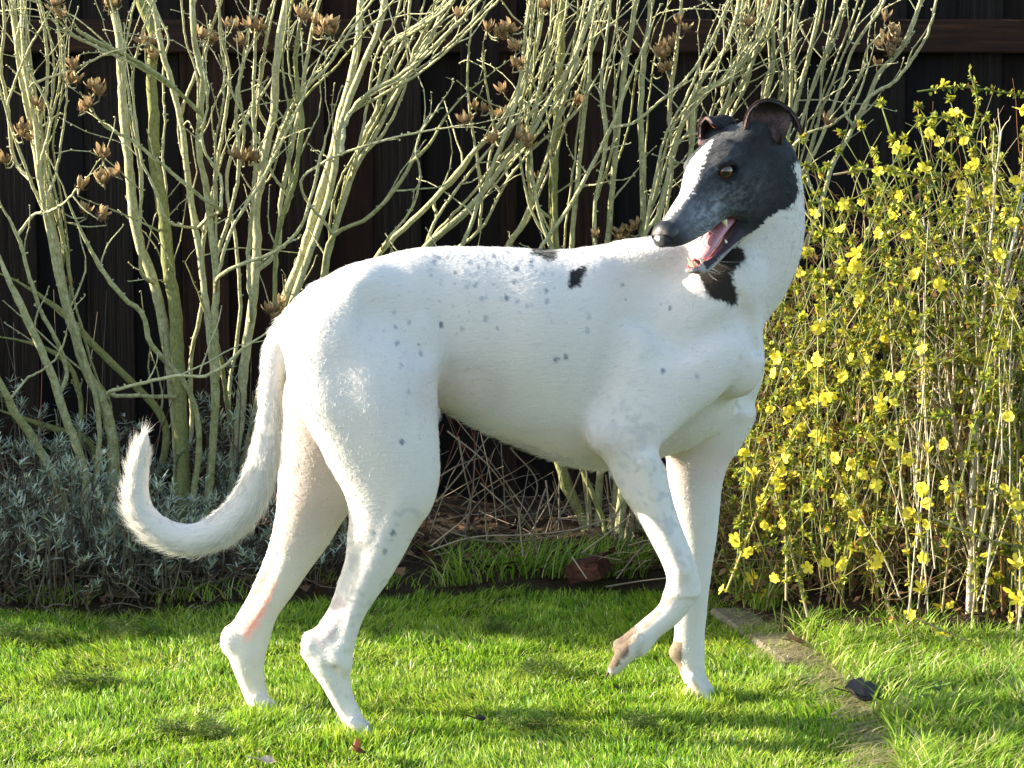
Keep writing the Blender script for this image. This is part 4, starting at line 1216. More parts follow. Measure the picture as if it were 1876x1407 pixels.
cg = link("grass_clippings", grass_mesh("grass_clippings", P, gr_.uniform(.001, .010, n), gr_.uniform(.0005, .0011, n), ld, gr_.uniform(.012, .040, n), col, 3, gr_), m_grass)
tag(cg, "dark heaps of mown clippings scattered over the lawn", "clippings", kind="stuff")


# ================================================================== leaves and weeds lying on the grass
def curled_leaf(name, L_, W_, curl, col, seed, crumple=.25):
    r = np.random.default_rng(seed)
    nu, nv = 13, 9
    u = np.linspace(0, 1, nu)[:, None]; v = np.linspace(-1, 1, nv)[None, :]
    wid = W_ * np.sin(np.pi * np.clip(u, .02, .98)) ** .75 * (1 + .06 * np.sin(u * 26 + np.sign(v) * 2))
    x = (u - .5) * L_ + 0 * v; y = wid * v
    z = curl * (np.abs(v) ** 1.6) * wid + curl * .9 * L_ * (u - .5) ** 2
    G = np.stack([x + 0 * y, y, z + 0 * y], -1)
    nn = (hash_noise(G.reshape(-1, 3), 60, seed).reshape(nu, nv) - .5) * L_ * crumple
    G[..., 2] += nn; G[..., 0] += nn * .3
    i_, j_ = np.meshgrid(np.arange(nu - 1), np.arange(nv - 1), indexing='ij')
    F = np.stack([i_ * nv + j_, (i_ + 1) * nv + j_, (i_ + 1) * nv + j_ + 1, i_ * nv + j_ + 1], -1).reshape(-1, 4)
    V = G.reshape(-1, 3)
    tb = Tubes()
    cc = np.asarray(col) * (.6 + .8 * hash_noise(V, 90, seed + 1)[:, None])
    tb.add(V, F, cc)
    tb.tube(np.array([[-.5 * L_ - .018, 0, z[0, 4] + .004], [-.5 * L_, 0, z[0, 4]], [0, 0, z[6, 4] - .0008], [.45 * L_, 0, z[11, 4]]]), [.0012, .0011, .0008, .0004], np.asarray(col) * .8, 5)
    return tb.mesh(name)


m_leafd = leafy_mat("withered_leaf", trans=.12, rough=.65, spec=.25)
for (x, y), L_, W_, cu, col, rot, seed, lab in (
        ((1588, 1290), .085, .030, .55, (.050, .040, .042), (.35, .1, .3), 3, "large crumpled black leaf lying on the grass by the edging slabs"),
        ((1636, 1272), .055, .018, .8, (.016, .013, .014), (1.2, .5, 1.4), 9, "small curled black leaf standing on edge at the edging slabs"),
        ((648, 1380), .034, .013, .9, (.16, .055, .028), (1.0, .3, 1.3), 5, "reddish brown dead leaf in the grass below the dog's near hind paw"),
        ((880, 1326), .019, .008, .6, (.022, .018, .015), (.3, .2, .6), 6, "tiny dark dead leaf on the open lawn under the dog"),
        ((1455, 1188), .050, .017, .5, (.25, .15, .085), (.4, .1, .9), 7, "tan dead leaf resting on the edging slabs at the foot of the jasmine"),
        ((490, 1402), .026, .012, .4, (.50, .40, .26), (.2, .1, .2), 8, "pale tan leaf at the bottom edge of the lawn")):
    o = link("fallen_leaf", curled_leaf("fallen_leaf", L_, W_, cu, col, seed), m_leafd)
    p = on_ground(x, y, .012); o.location = (p[0], p[1], .024 if L_ > .04 else .018); o.rotation_euler = rot
    tag(o, lab, "leaf", "fallen leaves on the grass")

weed = empty("broadleaf_weed", tuple(on_ground(1722, 1322)))
tag(weed, "small green broadleaf weed with toothed leaves in the rough grass", "weed")
m_weed = leafy_mat("weed_leaf", trans=.35, rough=.5, spec=.3)
wr_ = np.random.default_rng(8)
for k in range(9):
    az = k * 2.4; le = .030 if k < 6 else .02
    me = curled_leaf("leaf", le, le * .34, .25, (.15, .24, .055), 20 + k, .12)
    o = link("leaf", me, m_weed)
    z = .018 + .005 * k
    o.location = Vector(weed.location) + Vector((math.cos(az) * le * .62, math.sin(az) * le * .62, z)); o.rotation_euler = (wr_.uniform(-.3, .3), -.35 + wr_.uniform(-.3, .3), az)
    o.parent = weed; o.matrix_parent_inverse = Matrix.Translation(weed.location).inverted()
tb = Tubes(); w0 = np.array(weed.location[:])
tb.tube(np.array([w0, w0 + [.001, 0, .03], w0 + [0, .002, .062]]), [.0022, .0018, .0010], (.12, .17, .05), 6)
link("stem", tb.mesh("weed_stem"), m_weed, weed)

# ================================================================== the dog
def smin(a, b, k):
    h = np.maximum(k - np.abs(a - b), 0.0) / k
    return np.minimum(a, b) - h * h * k * 0.25


def smax(a, b, k):
    return -smin(-a, -b, k)


class Slice:
    """limb as a stack of elliptical sections along one world axis (0 = x, 2 = z).
    knots: axis value, centre of the other in-plane axis, half size in plane, depth centre, half depth, egg"""

    def __init__(self, axis, K):
        K = np.asarray(sorted(K), float)
        self.ax = axis; self.K = K
        o = 0 if axis == 2 else 2
        lo = np.zeros(3); hi = np.zeros(3)
        lo[axis], hi[axis] = K[0, 0], K[-1, 0]
        lo[o] = (K[:, 1] - K[:, 2]).min(); hi[o] = (K[:, 1] + K[:, 2]).max()
        lo[1] = (K[:, 3] - K[:, 4]).min(); hi[1] = (K[:, 3] + K[:, 4]).max()
        self.lo, self.hi, self.o = lo, hi, o
        # tangent for the hair flow
        a = np.zeros(3); a[axis] = 1
        self.dir = a

    def __call__(self, P):
        q = P[:, self.ax]
        y = hermite(self.K[:, 0], self.K[:, 1:], q)
        out = np.maximum(self.K[0, 0] - q, 0) + np.maximum(q - self.K[-1, 0], 0)
        u = (P[:, self.o] - y[:, 0]) / y[:, 1]
        dw = y[:, 3] * (1 + y[:, 4] * np.clip(u, -1.2, 1.2))
        v = (P[:, 1] - y[:, 2]) / dw
        m = np.minimum(y[:, 1], dw)
        r = np.sqrt(u * u + v * v + (out / m) ** 2 + 1e-9)
        return (r - 1) * m * 0.92


class Tube:
    """tapered tube round a spline; knots: x, y, z, radius in plane, radius across"""

    def __init__(self, K, side=(0, 1, 0), n=14):
        S = spline(np.asarray(K, float), n)
        self.A = S[:-1]; self.B = S[1:]
        self.side = np.asarray(side, float) / np.linalg.norm(side)
        R = S[:, 3:5].max()
        self.lo = S[:, :3].min(0) - R; self.hi = S[:, :3].max(0) + R
        self.S = S

    def closest(self, P, want=False):
        best = np.full(len(P), 1e9); tx = np.zeros((len(P), 3)) if want else None
        c = (P.min(0) + P.max(0)) / 2; rad = np.linalg.norm(P.max(0) - P.min(0)) / 2
        reach = [np.linalg.norm((a[:3] + b[:3]) / 2 - c) - np.linalg.norm(b[:3] - a[:3]) / 2 - max(a[3:5].max(), b[3:5].max()) for a, b in zip(self.A, self.B)]
        far = min(reach) + 2 * rad + 2 * self.S[:, 3:5].max()
        for a, b, q in zip(self.A, self.B, reach):
            if q > rad + MARG and q > far:
                continue
            ab = b[:3] - a[:3]
            dv = P - a[:3]
            t = np.clip((dv @ ab) / (ab @ ab + 1e-12), 0, 1)
            dv = dv - t[:, None] * ab
            r1 = a[3] + t * (b[3] - a[3]); r2 = a[4] + t * (b[4] - a[4])
            s = dv @ self.side
            pl = np.maximum(np.einsum('ij,ij->i', dv, dv) - s * s, 0)
            d = (np.sqrt(pl / (r1 * r1) + s * s / (r2 * r2) + 1e-9) - 1) * np.minimum(r1, r2)
            if want:
                tx[d < best] = ab / np.linalg.norm(ab)
            best = np.minimum(best, d)
        return best, tx

    def __call__(self, P):
        return self.closest(P)[0]


class Ell:
    def __init__(self, c, r, R=None):
        self.c = np.asarray(c, float); self.r = np.asarray(r, float)
        self.R = np.eye(3) if R is None else np.asarray(R, float)
        m = self.r.max()
        self.lo = self.c - m; self.hi = self.c + m

    def __call__(self, P):
        Q = ((P - self.c) @ self.R) / self.r
        k0 = np.sqrt((Q * Q).sum(1) + 1e-12)
        k1 = np.sqrt(((Q / self.r) ** 2).sum(1) + 1e-12)
        return k0 * (k0 - 1) / k1


def rot_y(deg):
    """rotation in the picture plane, positive lifts +x towards +z"""
    a = math.radians(deg); c, s = math.cos(a), math.sin(a)
    return np.array([[c, 0, -s], [0, 1, 0], [s, 0, c]])


MARG = 0.046


def local(prim, P, a, b):
    """evaluate a primitive only near its box; None where the chunk (bounds a..b) is out of reach"""
    lo = prim.lo - MARG; hi = prim.hi + MARG
    if (a > hi).any() or (b < lo).any():
        return None
    d = np.full(len(P), 0.2)
    inb = np.ones(len(P), bool)
    for k in range(3):
        if a[k] < lo[k] or b[k] > hi[k]:
            inb &= (P[:, k] > lo[k]) & (P[:, k] < hi[k])
    if inb.any():
        Q = P[inb]
        box = np.maximum(np.maximum(prim.lo - Q, Q - prim.hi), 0.0)
        box = np.sqrt(box[:, 0] ** 2 + box[:, 1] ** 2 + box[:, 2] ** 2)
        e = prim(Q)
        d[inb] = np.minimum(np.where(box > 0, np.maximum(e, box), e), 0.2)
    return d


def chunked(fun, P, size=6000):
    """evaluate on small spatial chunks, in threads"""
    from concurrent.futures import ThreadPoolExecutor
    out = np.empty(len(P), np.float32)
    key = np.floor((P - P.min(0)) / 0.09).astype(np.int64)
    order = np.argsort(key[:, 0] * 10000 + key[:, 2] * 100 + key[:, 1], kind='stable')
    parts = [order[i:i + size] for i in range(0, len(P), size)]

    def work(ix):
        out[ix] = fun(P[ix])
    with ThreadPoolExecutor(4) as ex:
        list(ex.map(work, parts))
    return out


def limb(rows):
    """rows of (py, cx, half width px, depth Y, half depth m, egg)"""
    K = []
    for py, cx, hw, Y, dw, *e in rows:
        c = at(cx, py, Y)
        slim = np.interp(py, [820, 940], [0.0, 2.6])
        K.append((c[2], c[0], (hw - slim) * (Y - CAM[1]) / FOC, Y, dw * (1 - slim * 0.035), e[0] if e else 0.0))
    return Slice(2, K)


def trunk(rows):
    """rows of (px, top py, bottom py, depth Y, half width m, egg)"""
    K = []
    for px, t, b, Y, w, e in rows:
        T = at(px, t, Y); B = at(px, b, Y)
        K.append((at(px, (t + b) / 2, Y)[0], (T[2] + B[2]) / 2, (T[2] - B[2]) / 2, Y, w, e))
    return Slice(0, K)


def tube(rows, **kw):
    """rows of (px, py, Y, radius px, radius across m)"""
    return Tube([(*at(px, py, Y), r * (Y - CAM[1]) / FOC, r2) for px, py, Y, r, r2 in rows], **kw)


def ell(px, py, Y, rx, rz, ry, deg=0):
    s = (Y - CAM[1]) / FOC
    return Ell(at(px, py, Y), (rx * s, ry, rz * s), rot_y(deg))


# ---- trunk and limbs -------------------------------------------------------
torso = trunk([
    (548, 560, 690, 0.000, 0.052, 0.00),
    (580, 522, 720, 0.000, 0.074, 0.00),
    (621, 496, 745, 0.000, 0.086, 0.00),
    (660, 483, 758, 0.002, 0.090, 0.00),
    (704, 468, 762, 0.006, 0.080, 0.02),
    (760, 455, 742, 0.014, 0.074, 0.16),
    (810, 452, 750, 0.022, 0.075, 0.22),
    (860, 452, 776, 0.028, 0.083, 0.26),
    (920, 453, 804, 0.036, 0.093, 0.28),
    (980, 456, 828, 0.042, 0.103, 0.30),
    (1040, 457, 850, 0.050, 0.106, 0.30),
    (1100, 449, 860, 0.058, 0.104, 0.26),
    (1160, 440, 852, 0.068, 0.090, 0.14),
    (1220, 440, 836, 0.074, 0.084, -0.06),
    (1280, 470, 812, 0.076, 0.086, -0.12),
    (1322, 500, 780, 0.080, 0.074, -0.15),
    (1352, 540, 735, 0.082, 0.050, -0.10),
])
thigh_n = limb([
    (560, 640, 70, -0.030, 0.030), (600, 648, 100, -0.042, 0.042), (650, 660, 128, -0.052, 0.052),
    (700, 665, 134, -0.060, 0.058), (745, 672, 131, -0.064, 0.060), (780, 682, 120, -0.066, 0.058), (820, 694, 109, -0.068, 0.054),
    (865, 705, 98, -0.070, 0.049), (902, 712, 85, -0.071, 0.045), (943, 710, 74, -0.071, 0.041), (983, 697, 64, -0.071, 0.036),
    (1019, 686, 56, -0.071, 0.031), (1073, 661, 48, -0.071, 0.025), (1110, 641, 42, -0.071, 0.021), (1140, 624, 41, -0.071, 0.020),
    (1165, 610, 46, -0.071, 0.021), (1185, 604, 48, -0.071, 0.022), (1203, 602, 46, -0.071, 0.023), (1222, 604, 41, -0.071, 0.022),
    (1253, 615, 31, -0.072, 0.019), (1285, 629, 26, -0.073, 0.018), (1312, 643, 25, -0.074, 0.019), (1330, 652, 25, -0.076, 0.020)])
thigh_f = limb([
    (580, 622, 70, 0.060, 0.034), (640, 628, 105, 0.068, 0.050), (700, 624, 112, 0.074, 0.054), (760, 618, 108, 0.076, 0.054),
    (820, 612, 100, 0.078, 0.050), (870, 600, 92, 0.078, 0.046), (905, 588, 82, 0.078, 0.044), (954, 566, 66, 0.078, 0.038),
    (1001, 546, 57, 0.078, 0.033), (1044, 522, 49, 0.078, 0.028), (1091, 495, 44, 0.078, 0.023), (1131, 470, 41, 0.078, 0.020),
    (1159, 456, 45, 0.078, 0.021), (1177, 450, 46, 0.078, 0.022), (1203, 452, 37, 0.077, 0.022), (1235, 457, 30, 0.076, 0.019),
    (1268, 467, 26, 0.075, 0.018), (1290, 475, 25, 0.074, 0.020)])
fore_n = limb([
    (700, 1185, 30, -0.014, 0.020), (740, 1176, 52, -0.020, 0.030), (775, 1166, 62, -0.026, 0.035), (805, 1160, 64, -0.029, 0.036), (835, 1163, 55, -0.031, 0.033), (866, 1169, 51, -0.032, 0.030), (907, 1183, 46, -0.034, 0.028),
    (951, 1204, 39, -0.036, 0.026), (995, 1225, 34, -0.038, 0.024), (1039, 1245, 31, -0.039, 0.023), (1062, 1252, 31, -0.040, 0.023), (1085, 1253, 31, -0.040, 0.022)])
fore_f = limb([
    (760, 1305, 72, 0.130, 0.040), (800, 1290, 68, 0.132, 0.038), (850, 1278, 58, 0.134, 0.034), (885, 1274, 52, 0.134, 0.031), (938, 1276, 45, 0.134, 0.028),
    (986, 1278, 38, 0.134, 0.025), (1030, 1276, 33, 0.134, 0.024), (1060, 1271, 34, 0.134, 0.025), (1090, 1268, 33, 0.134, 0.023), (1123, 1266, 32, 0.134, 0.019),
    (1165, 1263, 31, 0.135, 0.018), (1200, 1262, 32, 0.136, 0.020), (1228, 1268, 27, 0.136, 0.022), (1250, 1276, 26, 0.136, 0.024)])
pastern = tube([(1250, 1085, -0.040, 31, 0.021), (1226, 1123, -0.042, 25, 0.018), (1192, 1152, -0.043, 23, 0.018), (1166, 1178, -0.044, 27, 0.021)])
neck = tube([(1235, 600, 0.074, 118, 0.088), (1292, 548, 0.072, 110, 0.082), (1350, 490, 0.064, 101, 0.074), (1384, 430, 0.058, 88, 0.066),
             (1396, 380, 0.052, 77, 0.062), (1396, 318, 0.046, 70, 0.058)], n=30)
tail_rows = [(590, 560, 0.000, 44, 0.034), (548, 592, -0.012, 36, 0.028), (516, 632, -0.022, 30, 0.024), (500, 700, -0.03, 22, 0.019), (493, 780, -0.034, 22, 0.018), (480, 850, -0.034, 26, 0.020),
             (460, 908, -0.032, 29, 0.021), (428, 950, -0.03, 30, 0.021), (385, 978, -0.03, 28, 0.020), (345, 987, -0.03, 27, 0.019),
             (298, 975, -0.03, 26, 0.018), (259, 939, -0.03, 24, 0.017), (252, 893, -0.03, 20, 0.015), (256, 855, -0.03, 18, 0.014), (263, 818, -0.03, 12, 0.011), (266, 804, -0.03, 7, 0.007)]
tail = tube(tail_rows, n=36)

# muscles and bones that show: (primitive, blend, +add / -carve)
shoulder = [
    (ell(1282, 590, -0.004, 124, 62, 0.026, 44), 0.032, 1),      # shoulder blade
    (ell(1350, 655, 0.004, 50, 74, 0.034, 0), 0.032, 1),         # point of shoulder
    (ell(1222, 712, -0.026, 150, 70, 0.030, 30), 0.015, 1),
    (ell(1165, 690, -0.032, 62, 96, 0.022, 16), 0.014, 1),      # upper arm and triceps
    (ell(1106, 795, -0.030, 28, 17, 0.014, 25), 0.026, 1),       # elbow
    (ell(1346, 660, 0.140, 55, 96, 0.034, 0), 0.040, 1),         # far point of shoulder
    (ell(1300, 740, 0.142, 54, 90, 0.032, 24), 0.040, 1),
    (ell(1190, 470, 0.045, 60, 22, 0.040, 10), 0.030, 1),        # withers
]
hind = [
    (ell(750, 850, -0.076, 30, 70, 0.022, 4), 0.040, 1),        # knee cap
    (ell(596, 640, -0.052, 58, 70, 0.030, 0), 0.040, 1),         # point of rump
    (ell(668, 540, -0.030, 46, 40, 0.034, 0), 0.040, 1),         # hip bone
    (ell(770, 650, -0.050, 30, 60, 0.016, 0), 0.022, 1),         # flank fold
    (ell(566, 1180, -0.071, 8, 18, 0.010, 0), 0.018, 1),         # hock point
    (ell(420, 1172, 0.078, 8, 18, 0.010, 0), 0.018, 1),
    (ell(622, 1206, -0.080, 17, 30, 0.016, 22), 0.012, 1),
    (tube([(735, 905, -0.096, 10, .010), (700, 1000, -0.090, 9, .009), (660, 1090, -0.084, 8, .008), (632, 1180, -0.082, 9, .009)], n=14), 0.016, 1),
    (tube([(1190, 850, -0.056, 10, .010), (1214, 950, -0.056, 8, .008), (1250, 1040, -0.056, 8, .008)], n=10), 0.014, 1),       # hock joint
]


def toe(px0, py0, px1, py1, px2, py2, Y, r0=11, r1=12, r2=8):
    return tube([(px0, py0, Y, r0, r0 * 0.00078), (px1, py1, Y, r1, r1 * 0.00082), (px2, py2, Y, r2, r2 * 0.0008)], n=8)


feet = []
for dy, dx in ((-0.026, -6), (-0.009, 4), (0.010, 3), (0.026, -7)):
    feet.append((toe(650 + dx, 1322, 672 + dx, 1338, 689 + dx, 1357, -0.076 + dy, 10, 13, 9), 0.005, 1))
    feet.append((toe(474 + dx, 1282, 492 + dx, 1295, 508 + dx, 1313, 0.074 + dy, 10, 13, 9), 0.005, 1))
    feet.append((toe(1274 + dx, 1244, 1290 + dx, 1264, 1307 + dx, 1289, 0.136 + dy, 10, 13, 9), 0.005, 1))
    feet.append((toe(1170 + dx * .5, 1172, 1142 + dx * .5, 1204, 1126 + dx * .5, 1226, -0.044 + dy * 1.05, 12, 15, 10), 0.004, 1))
feet.append((ell(645, 1345, -0.072, 20, 11, 0.022), 0.012, 1))
feet.append((ell(470, 1303, 0.078, 18, 10, 0.022), 0.012, 1))
feet.append((ell(1268, 1270, 0.140, 18, 12, 0.022), 0.012, 1))
feet.append((ell(1140, 1188, -0.044, 15, 20, 0.020, 45), 0.012, 1))  # large pad of the lifted paw
feet.append((ell(1231, 1100, -0.040, 10, 12, 0.012, 30), 0.012, 1))  # stopper pad
feet.append((ell(1240, 1196, 0.136, 12, 12, 0.012), 0.012, 1))
tend = [
    (tube([(582, 1152, -0.094, 6, .004), (600, 1122, -0.092, 13, .013), (630, 1068, -0.096, 11, .011), (655, 1010, -0.106, 6, .004)], n=12), 0.014, -1),
    (tube([(612, 1230, -0.096, 7, .008), (628, 1275, -0.096, 6, .007), (640, 1305, -0.098, 5, .006)], n=8), 0.008, -1),   # hollow before the tendon
    (tube([(436, 1144, 0.056, 6, .004), (456, 1112, 0.057, 11, .012), (484, 1062, 0.054, 9, .009), (504, 1020, 0.046, 5, .004)], n=12), 0.014, -1),
    (tube([(618, 670, -0.128, 10, .006), (632, 760, -0.140, 16, .008), (655, 850, -0.141, 14, .008), (672, 930, -0.138, 8, .004)], n=12), 0.034, -1),      # groove down the thigh
    (tube([(1352, 552, -0.034, 9, .009), (1376, 600, -0.022, 9, .009), (1386, 640, -0.012, 6, .006)], n=8), 0.022, -1),        # neck crease
    (tube([(1222, 826, -0.03, 14, .018), (1285, 790, -0.028, 14, .018), (1330, 758, -0.014, 7, .006)], n=10), 0.022, -1),        # armpit line
    (tube([(1075, 765, -0.062, 12, .010), (1110, 690, -0.060, 12, .008), (1150, 610, -0.056, 10, .006)], n=8), 0.022, -1),
    (tube([(1255, 640, -0.052, 8, .006), (1310, 610, -0.045, 8, .006), (1350, 590, -0.03, 8, .005)], n=8), 0.026, -1),
    (tube([(690, 560, -0.085, 16, .006), (740, 600, -0.095, 14, .008), (775, 640, -0.085, 12, .008)], n=8), 0.030, -1),
]

# ---- head, in its own frame: +X to the nose, +Z up, +Y towards the near eye
HR = np.array([[-.6101, .6904, -.3888], [-.6257, -.7208, -.2982], [-.4862, .0613, .8717]])   # columns: head axes in the world
HO = np.array([.36756, .04, .88688])


def to_head(P):
    return (P - HO) @ HR


def from_head(L):
    return HO + np.asarray(L, float) @ HR.T


class Loft:
    """head part: sections along X given as x, top, bottom, half width; tp narrows the top"""

    def __init__(self, K, tp=0.0, p=2.5):
        self.K = np.asarray(K, float); self.tp = tp; self.p = p

    def __call__(self, L):
        q = L[:, 0]
        y = hermite(self.K[:, 0], self.K[:, 1:], q)
        out = np.maximum(self.K[0, 0] - q, 0) + np.maximum(q - self.K[-1, 0], 0)
        c = (y[:, 0] + y[:, 1]) / 2; h = (y[:, 0] - y[:, 1]) / 2
        us = (L[:, 2] - c) / h
        hw = y[:, 2] * (1 - self.tp * np.clip(us, -1, 1))
        p = self.p
        r = (np.abs(us) ** p + (np.abs(L[:, 1]) / hw) ** p + (out / np.minimum(h, hw)) ** p + 1e-9) ** (1 / p)
        return (r - 1) * np.minimum(h, hw) * 0.9


upper = Loft([(0.080, 0.047, -0.054, 0.042), (0.105, 0.041, -0.056, 0.040), (0.130, 0.032, -0.054, 0.0345), (0.160, 0.021, -0.050, 0.0290), (0.190, 0.013, -0.045, 0.0255),
              (0.215, 0.007, -0.039, 0.0230), (0.235, 0.002, -0.033, 0.0205), (0.246, -0.004, -0.027, 0.016)], tp=0.16)
lower = Loft([(0.030, -0.030, -0.084, 0.036), (0.070, -0.052, -0.090, 0.036), (0.100, -0.064, -0.095, 0.033), (0.130, -0.075, -0.097, 0.029), (0.160, -0.079, -0.101, 0.0245), (0.185, -0.080, -0.104, 0.0205),
              (0.205, -0.078, -0.102, 0.0165), (0.216, -0.078, -0.092, 0.0115)])
cavity = Loft([(0.105, -0.050, -0.074, 0.020), (0.130, -0.030, -0.084, 0.0215), (0.160, -0.040, -0.090, 0.0185), (0.190, -0.042, -0.093, 0.0150), (0.208, -0.040, -0.091, 0.0110)])
slit = Loft([(0.124, -0.0625, -0.0645, 0.060), (0.135, -0.0575, -0.074, 0.060), (0.160, -0.0515, -0.081, 0.060), (0.200, -0.043, -0.080, 0.060), (0.240, -0.034, -0.079, 0.060)])
EYE = np.array([0.1045, 0.0365, 0.0165])
hE = lambda c, r, R=None: Ell(c, r, R)
crane = [
    (hE((0.050, 0, -0.002), (0.074, 0.050, 0.051)), 0.02),
    (hE((-0.010, 0, -0.014), (0.044, 0.044, 0.050)), 0.03),
    (hE((0.102, 0, 0.010), (0.048, 0.034, 0.034)), 0.02),
    (hE((0.050, 0, -0.058), (0.052, 0.034, 0.036)), 0.03),
]
crane_sym = [
    (hE((0.062, 0.030, -0.040), (0.050, 0.020, 0.044)), 0.022),   # cheek
    (hE((0.092, 0.033, 0.029), (0.022, 0.011, 0.009)), 0.014),    # brow
    (hE((0.098, 0.036, -0.004), (0.034, 0.010, 0.012)), 0.016),   # cheek bone
    (hE((0.185, 0.0155, -0.030), (0.050, 0.010, 0.016)), 0.016),  # flews
    (hE((0.228, 0.010, -0.022), (0.016, 0.010, 0.013)), 0.010),
    (hE((0.022, 0.036, 0.030), (0.026, 0.018, 0.022)), 0.020),    # root of the ear
]


def head_sdf(L):
    A = L.copy(); A[:, 1] = np.abs(A[:, 1])
    d = upper(L)
    for e, k in crane:
        d = smin(d, e(L), k)
    for e, k in crane_sym:
        d = smin(d, e(A), k)
    d = smax(d, -hE((0.145, 0.044, 0.010), (0.036, 0.011, 0.014))(A), 0.018)   # hollow below the eyes
    d = smin(d, lower(L), 0.010)
    d = smax(d, -slit(L), 0.005)
    d = smax(d, -cavity(L), 0.004)
    Q = A - EYE
    ca, sa = math.cos(0.25), math.sin(0.25)
    u = (Q[:, 0] * ca + Q[:, 2] * sa) / 0.0152
    v = (-Q[:, 0] * sa + Q[:, 2] * ca) / 0.0088
    s = Q[:, 1] / 0.016
    sock = (np.sqrt(u * u + v * v + s * s + 1e-9) - 1) * 0.009
    return smax(d, -sock, 0.003)


class HeadPrim:
    lo = HO - 0.13 + np.minimum(0, HR[:, 0] * 0.25); hi = HO + 0.13 + np.maximum(0, HR[:, 0] * 0.25)

    def __call__(self, P):
        return head_sdf(to_head(P))


head_prim = HeadPrim()


def dog_sdf(P):
    P = np.asarray(P, float)
    a = np.array([P[:, k].min() for k in range(3)]); b = np.array([P[:, k].max() for k in range(3)])
    d = local(torso, P, a, b)
    if d is None:
        d = np.full(len(P), 0.2)

    def add(d, prim, k):
        e = local(prim, P, a, b)
        return d if e is None else smin(d, e, k)
    d = add(d, thigh_n, 0.018)
    d = add(d, thigh_f, 0.030)
    for e, k, s in hind + shoulder:
        d = add(d, e, k)
    d = add(d, neck, 0.045)
    f = add(np.full(len(P), 0.2), fore_n, 0.03)
    f = add(f, pastern, 0.012)
    d = smin(d, f, 0.036)
    d = add(d, fore_f, 0.030)
    for e, k, s in feet:
        d = add(d, e, k)
    for e, k, s in tend:
        e = local(e, P, a, b)
        if e is not None:
            d = smax(d, -e, k)
    d = add(d, tail, 0.012)
    d = add(d, head_prim, 0.020)
    return d


def surface_net(fun, lo, hi, h, levels=(9, 3)):
    """mesh the zero level of a distance function: coarse scan, finer values only near the surface, naive surface nets"""
    lo = np.asarray(lo, float)
    top = levels[0]
    n = (np.ceil((np.asarray(hi) - lo) / (h * top)).astype(int)) * top
    steps = list(levels) + [1]
    V = None
    for li, st in enumerate(steps):
        m = n // st + 1
        if V is None:
            idx = np.stack(np.meshgrid(*[np.arange(k) for k in m], indexing='ij'), -1).reshape(-1, 3)
            V = chunked(fun, lo + idx * (h * st)).reshape(m)
        else:
            r = steps[li - 1] // st
            near = np.abs(V) < h * steps[li - 1] * 1.25
            act = np.zeros(np.array(V.shape) - 1, bool)
            for a in (0, 1):
                for b in (0, 1):
                    for c in (0, 1):
                        act |= near[a:a + act.shape[0], b:b + act.shape[1], c:c + act.shape[2]]
            up = lambda A: np.repeat(np.repeat(np.repeat(A, r, 0), r, 1), r, 2)
            W = np.full(m, 1.0, np.float32)
            W[:-1, :-1, :-1] = np.where(up(V[:-1, :-1, :-1]) > 0, 1.0, -1.0)
            M = np.zeros(m, bool); M[:-1, :-1, :-1] = up(act)
            idx = np.argwhere(M)
            W[idx[:, 0], idx[:, 1], idx[:, 2]] = chunked(fun, lo + idx * (h * st))
            V = W
    S = V < 0
    # cells that the surface crosses
    cnt = np.zeros(tuple(np.array(V.shape) - 1), np.int8)
    for a in (0, 1):
        for b in (0, 1):
            for c in (0, 1):
                cnt += S[a:a + cnt.shape[0], b:b + cnt.shape[1], c:c + cnt.shape[2]]
    cell = (cnt > 0) & (cnt < 8)
    ci = np.argwhere(cell)
    vid = np.full(cell.shape, -1, np.int32); vid[cell] = np.arange(len(ci))
    acc = np.zeros((len(ci), 3)); num = np.zeros(len(ci))
    C8 = [(a, b, c) for a in (0, 1) for b in (0, 1) for c in (0, 1)]
    for p in C8:
        for k in range(3):
            if p[k] == 0:
                q = list(p); q[k] = 1
                v0 = V[ci[:, 0] + p[0], ci[:, 1] + p[1], ci[:, 2] + p[2]]
                v1 = V[ci[:, 0] + q[0], ci[:, 1] + q[1], ci[:, 2] + q[2]]
                w = (v0 < 0) != (v1 < 0)
                t = np.where(w, v0 / np.where(w, v0 - v1, 1), 0)
                pos = np.tile(np.array(p, float), (len(ci), 1)); pos[:, k] += t
                acc[w] += pos[w]; num[w] += 1
    X = lo + (ci + acc / num[:, None]) * h
    F = []
    for k in range(3):
        u, v = (k + 1) % 3, (k + 2) % 3
        sl0 = [slice(1, -1)] * 3; sl1 = [slice(1, -1)] * 3
        sl0[k] = slice(0, -1); sl1[k] = slice(1, None)
        a = S[tuple(sl0)]; b = S[tuple(sl1)]
        e = np.argwhere(a != b)
        flip = a[e[:, 0], e[:, 1], e[:, 2]]
        off = np.ones(3, int); off[k] = 0
        e = e + off
        def cid(du, dv):
            q = e.copy(); q[:, u] += du; q[:, v] += dv
            ok = np.all(q >= 0, 1) & np.all(q < np.array(vid.shape), 1)
            q = np.clip(q, 0, np.array(vid.shape) - 1)
            r = vid[q[:, 0], q[:, 1], q[:, 2]]
            return np.where(ok, r, -1)
        quad = np.stack([cid(-1, -1), cid(0, -1), cid(0, 0), cid(-1, 0)], 1)
        quad = np.where(flip[:, None], quad, quad[:, ::-1])
        F.append(quad[(quad >= 0).all(1)])
    return X, np.concatenate(F)


def mesh_normals(X, F):
    n = np.zeros_like(X)
    fn = np.cross(X[F[:, 2]] - X[F[:, 0]], X[F[:, 3]] - X[F[:, 1]])
    for k in range(4):
        for c in range(3):
            n[:, c] += np.bincount(F[:, k], fn[:, c], len(X))
    return n / np.maximum(np.linalg.norm(n, axis=1, keepdims=True), 1e-12)


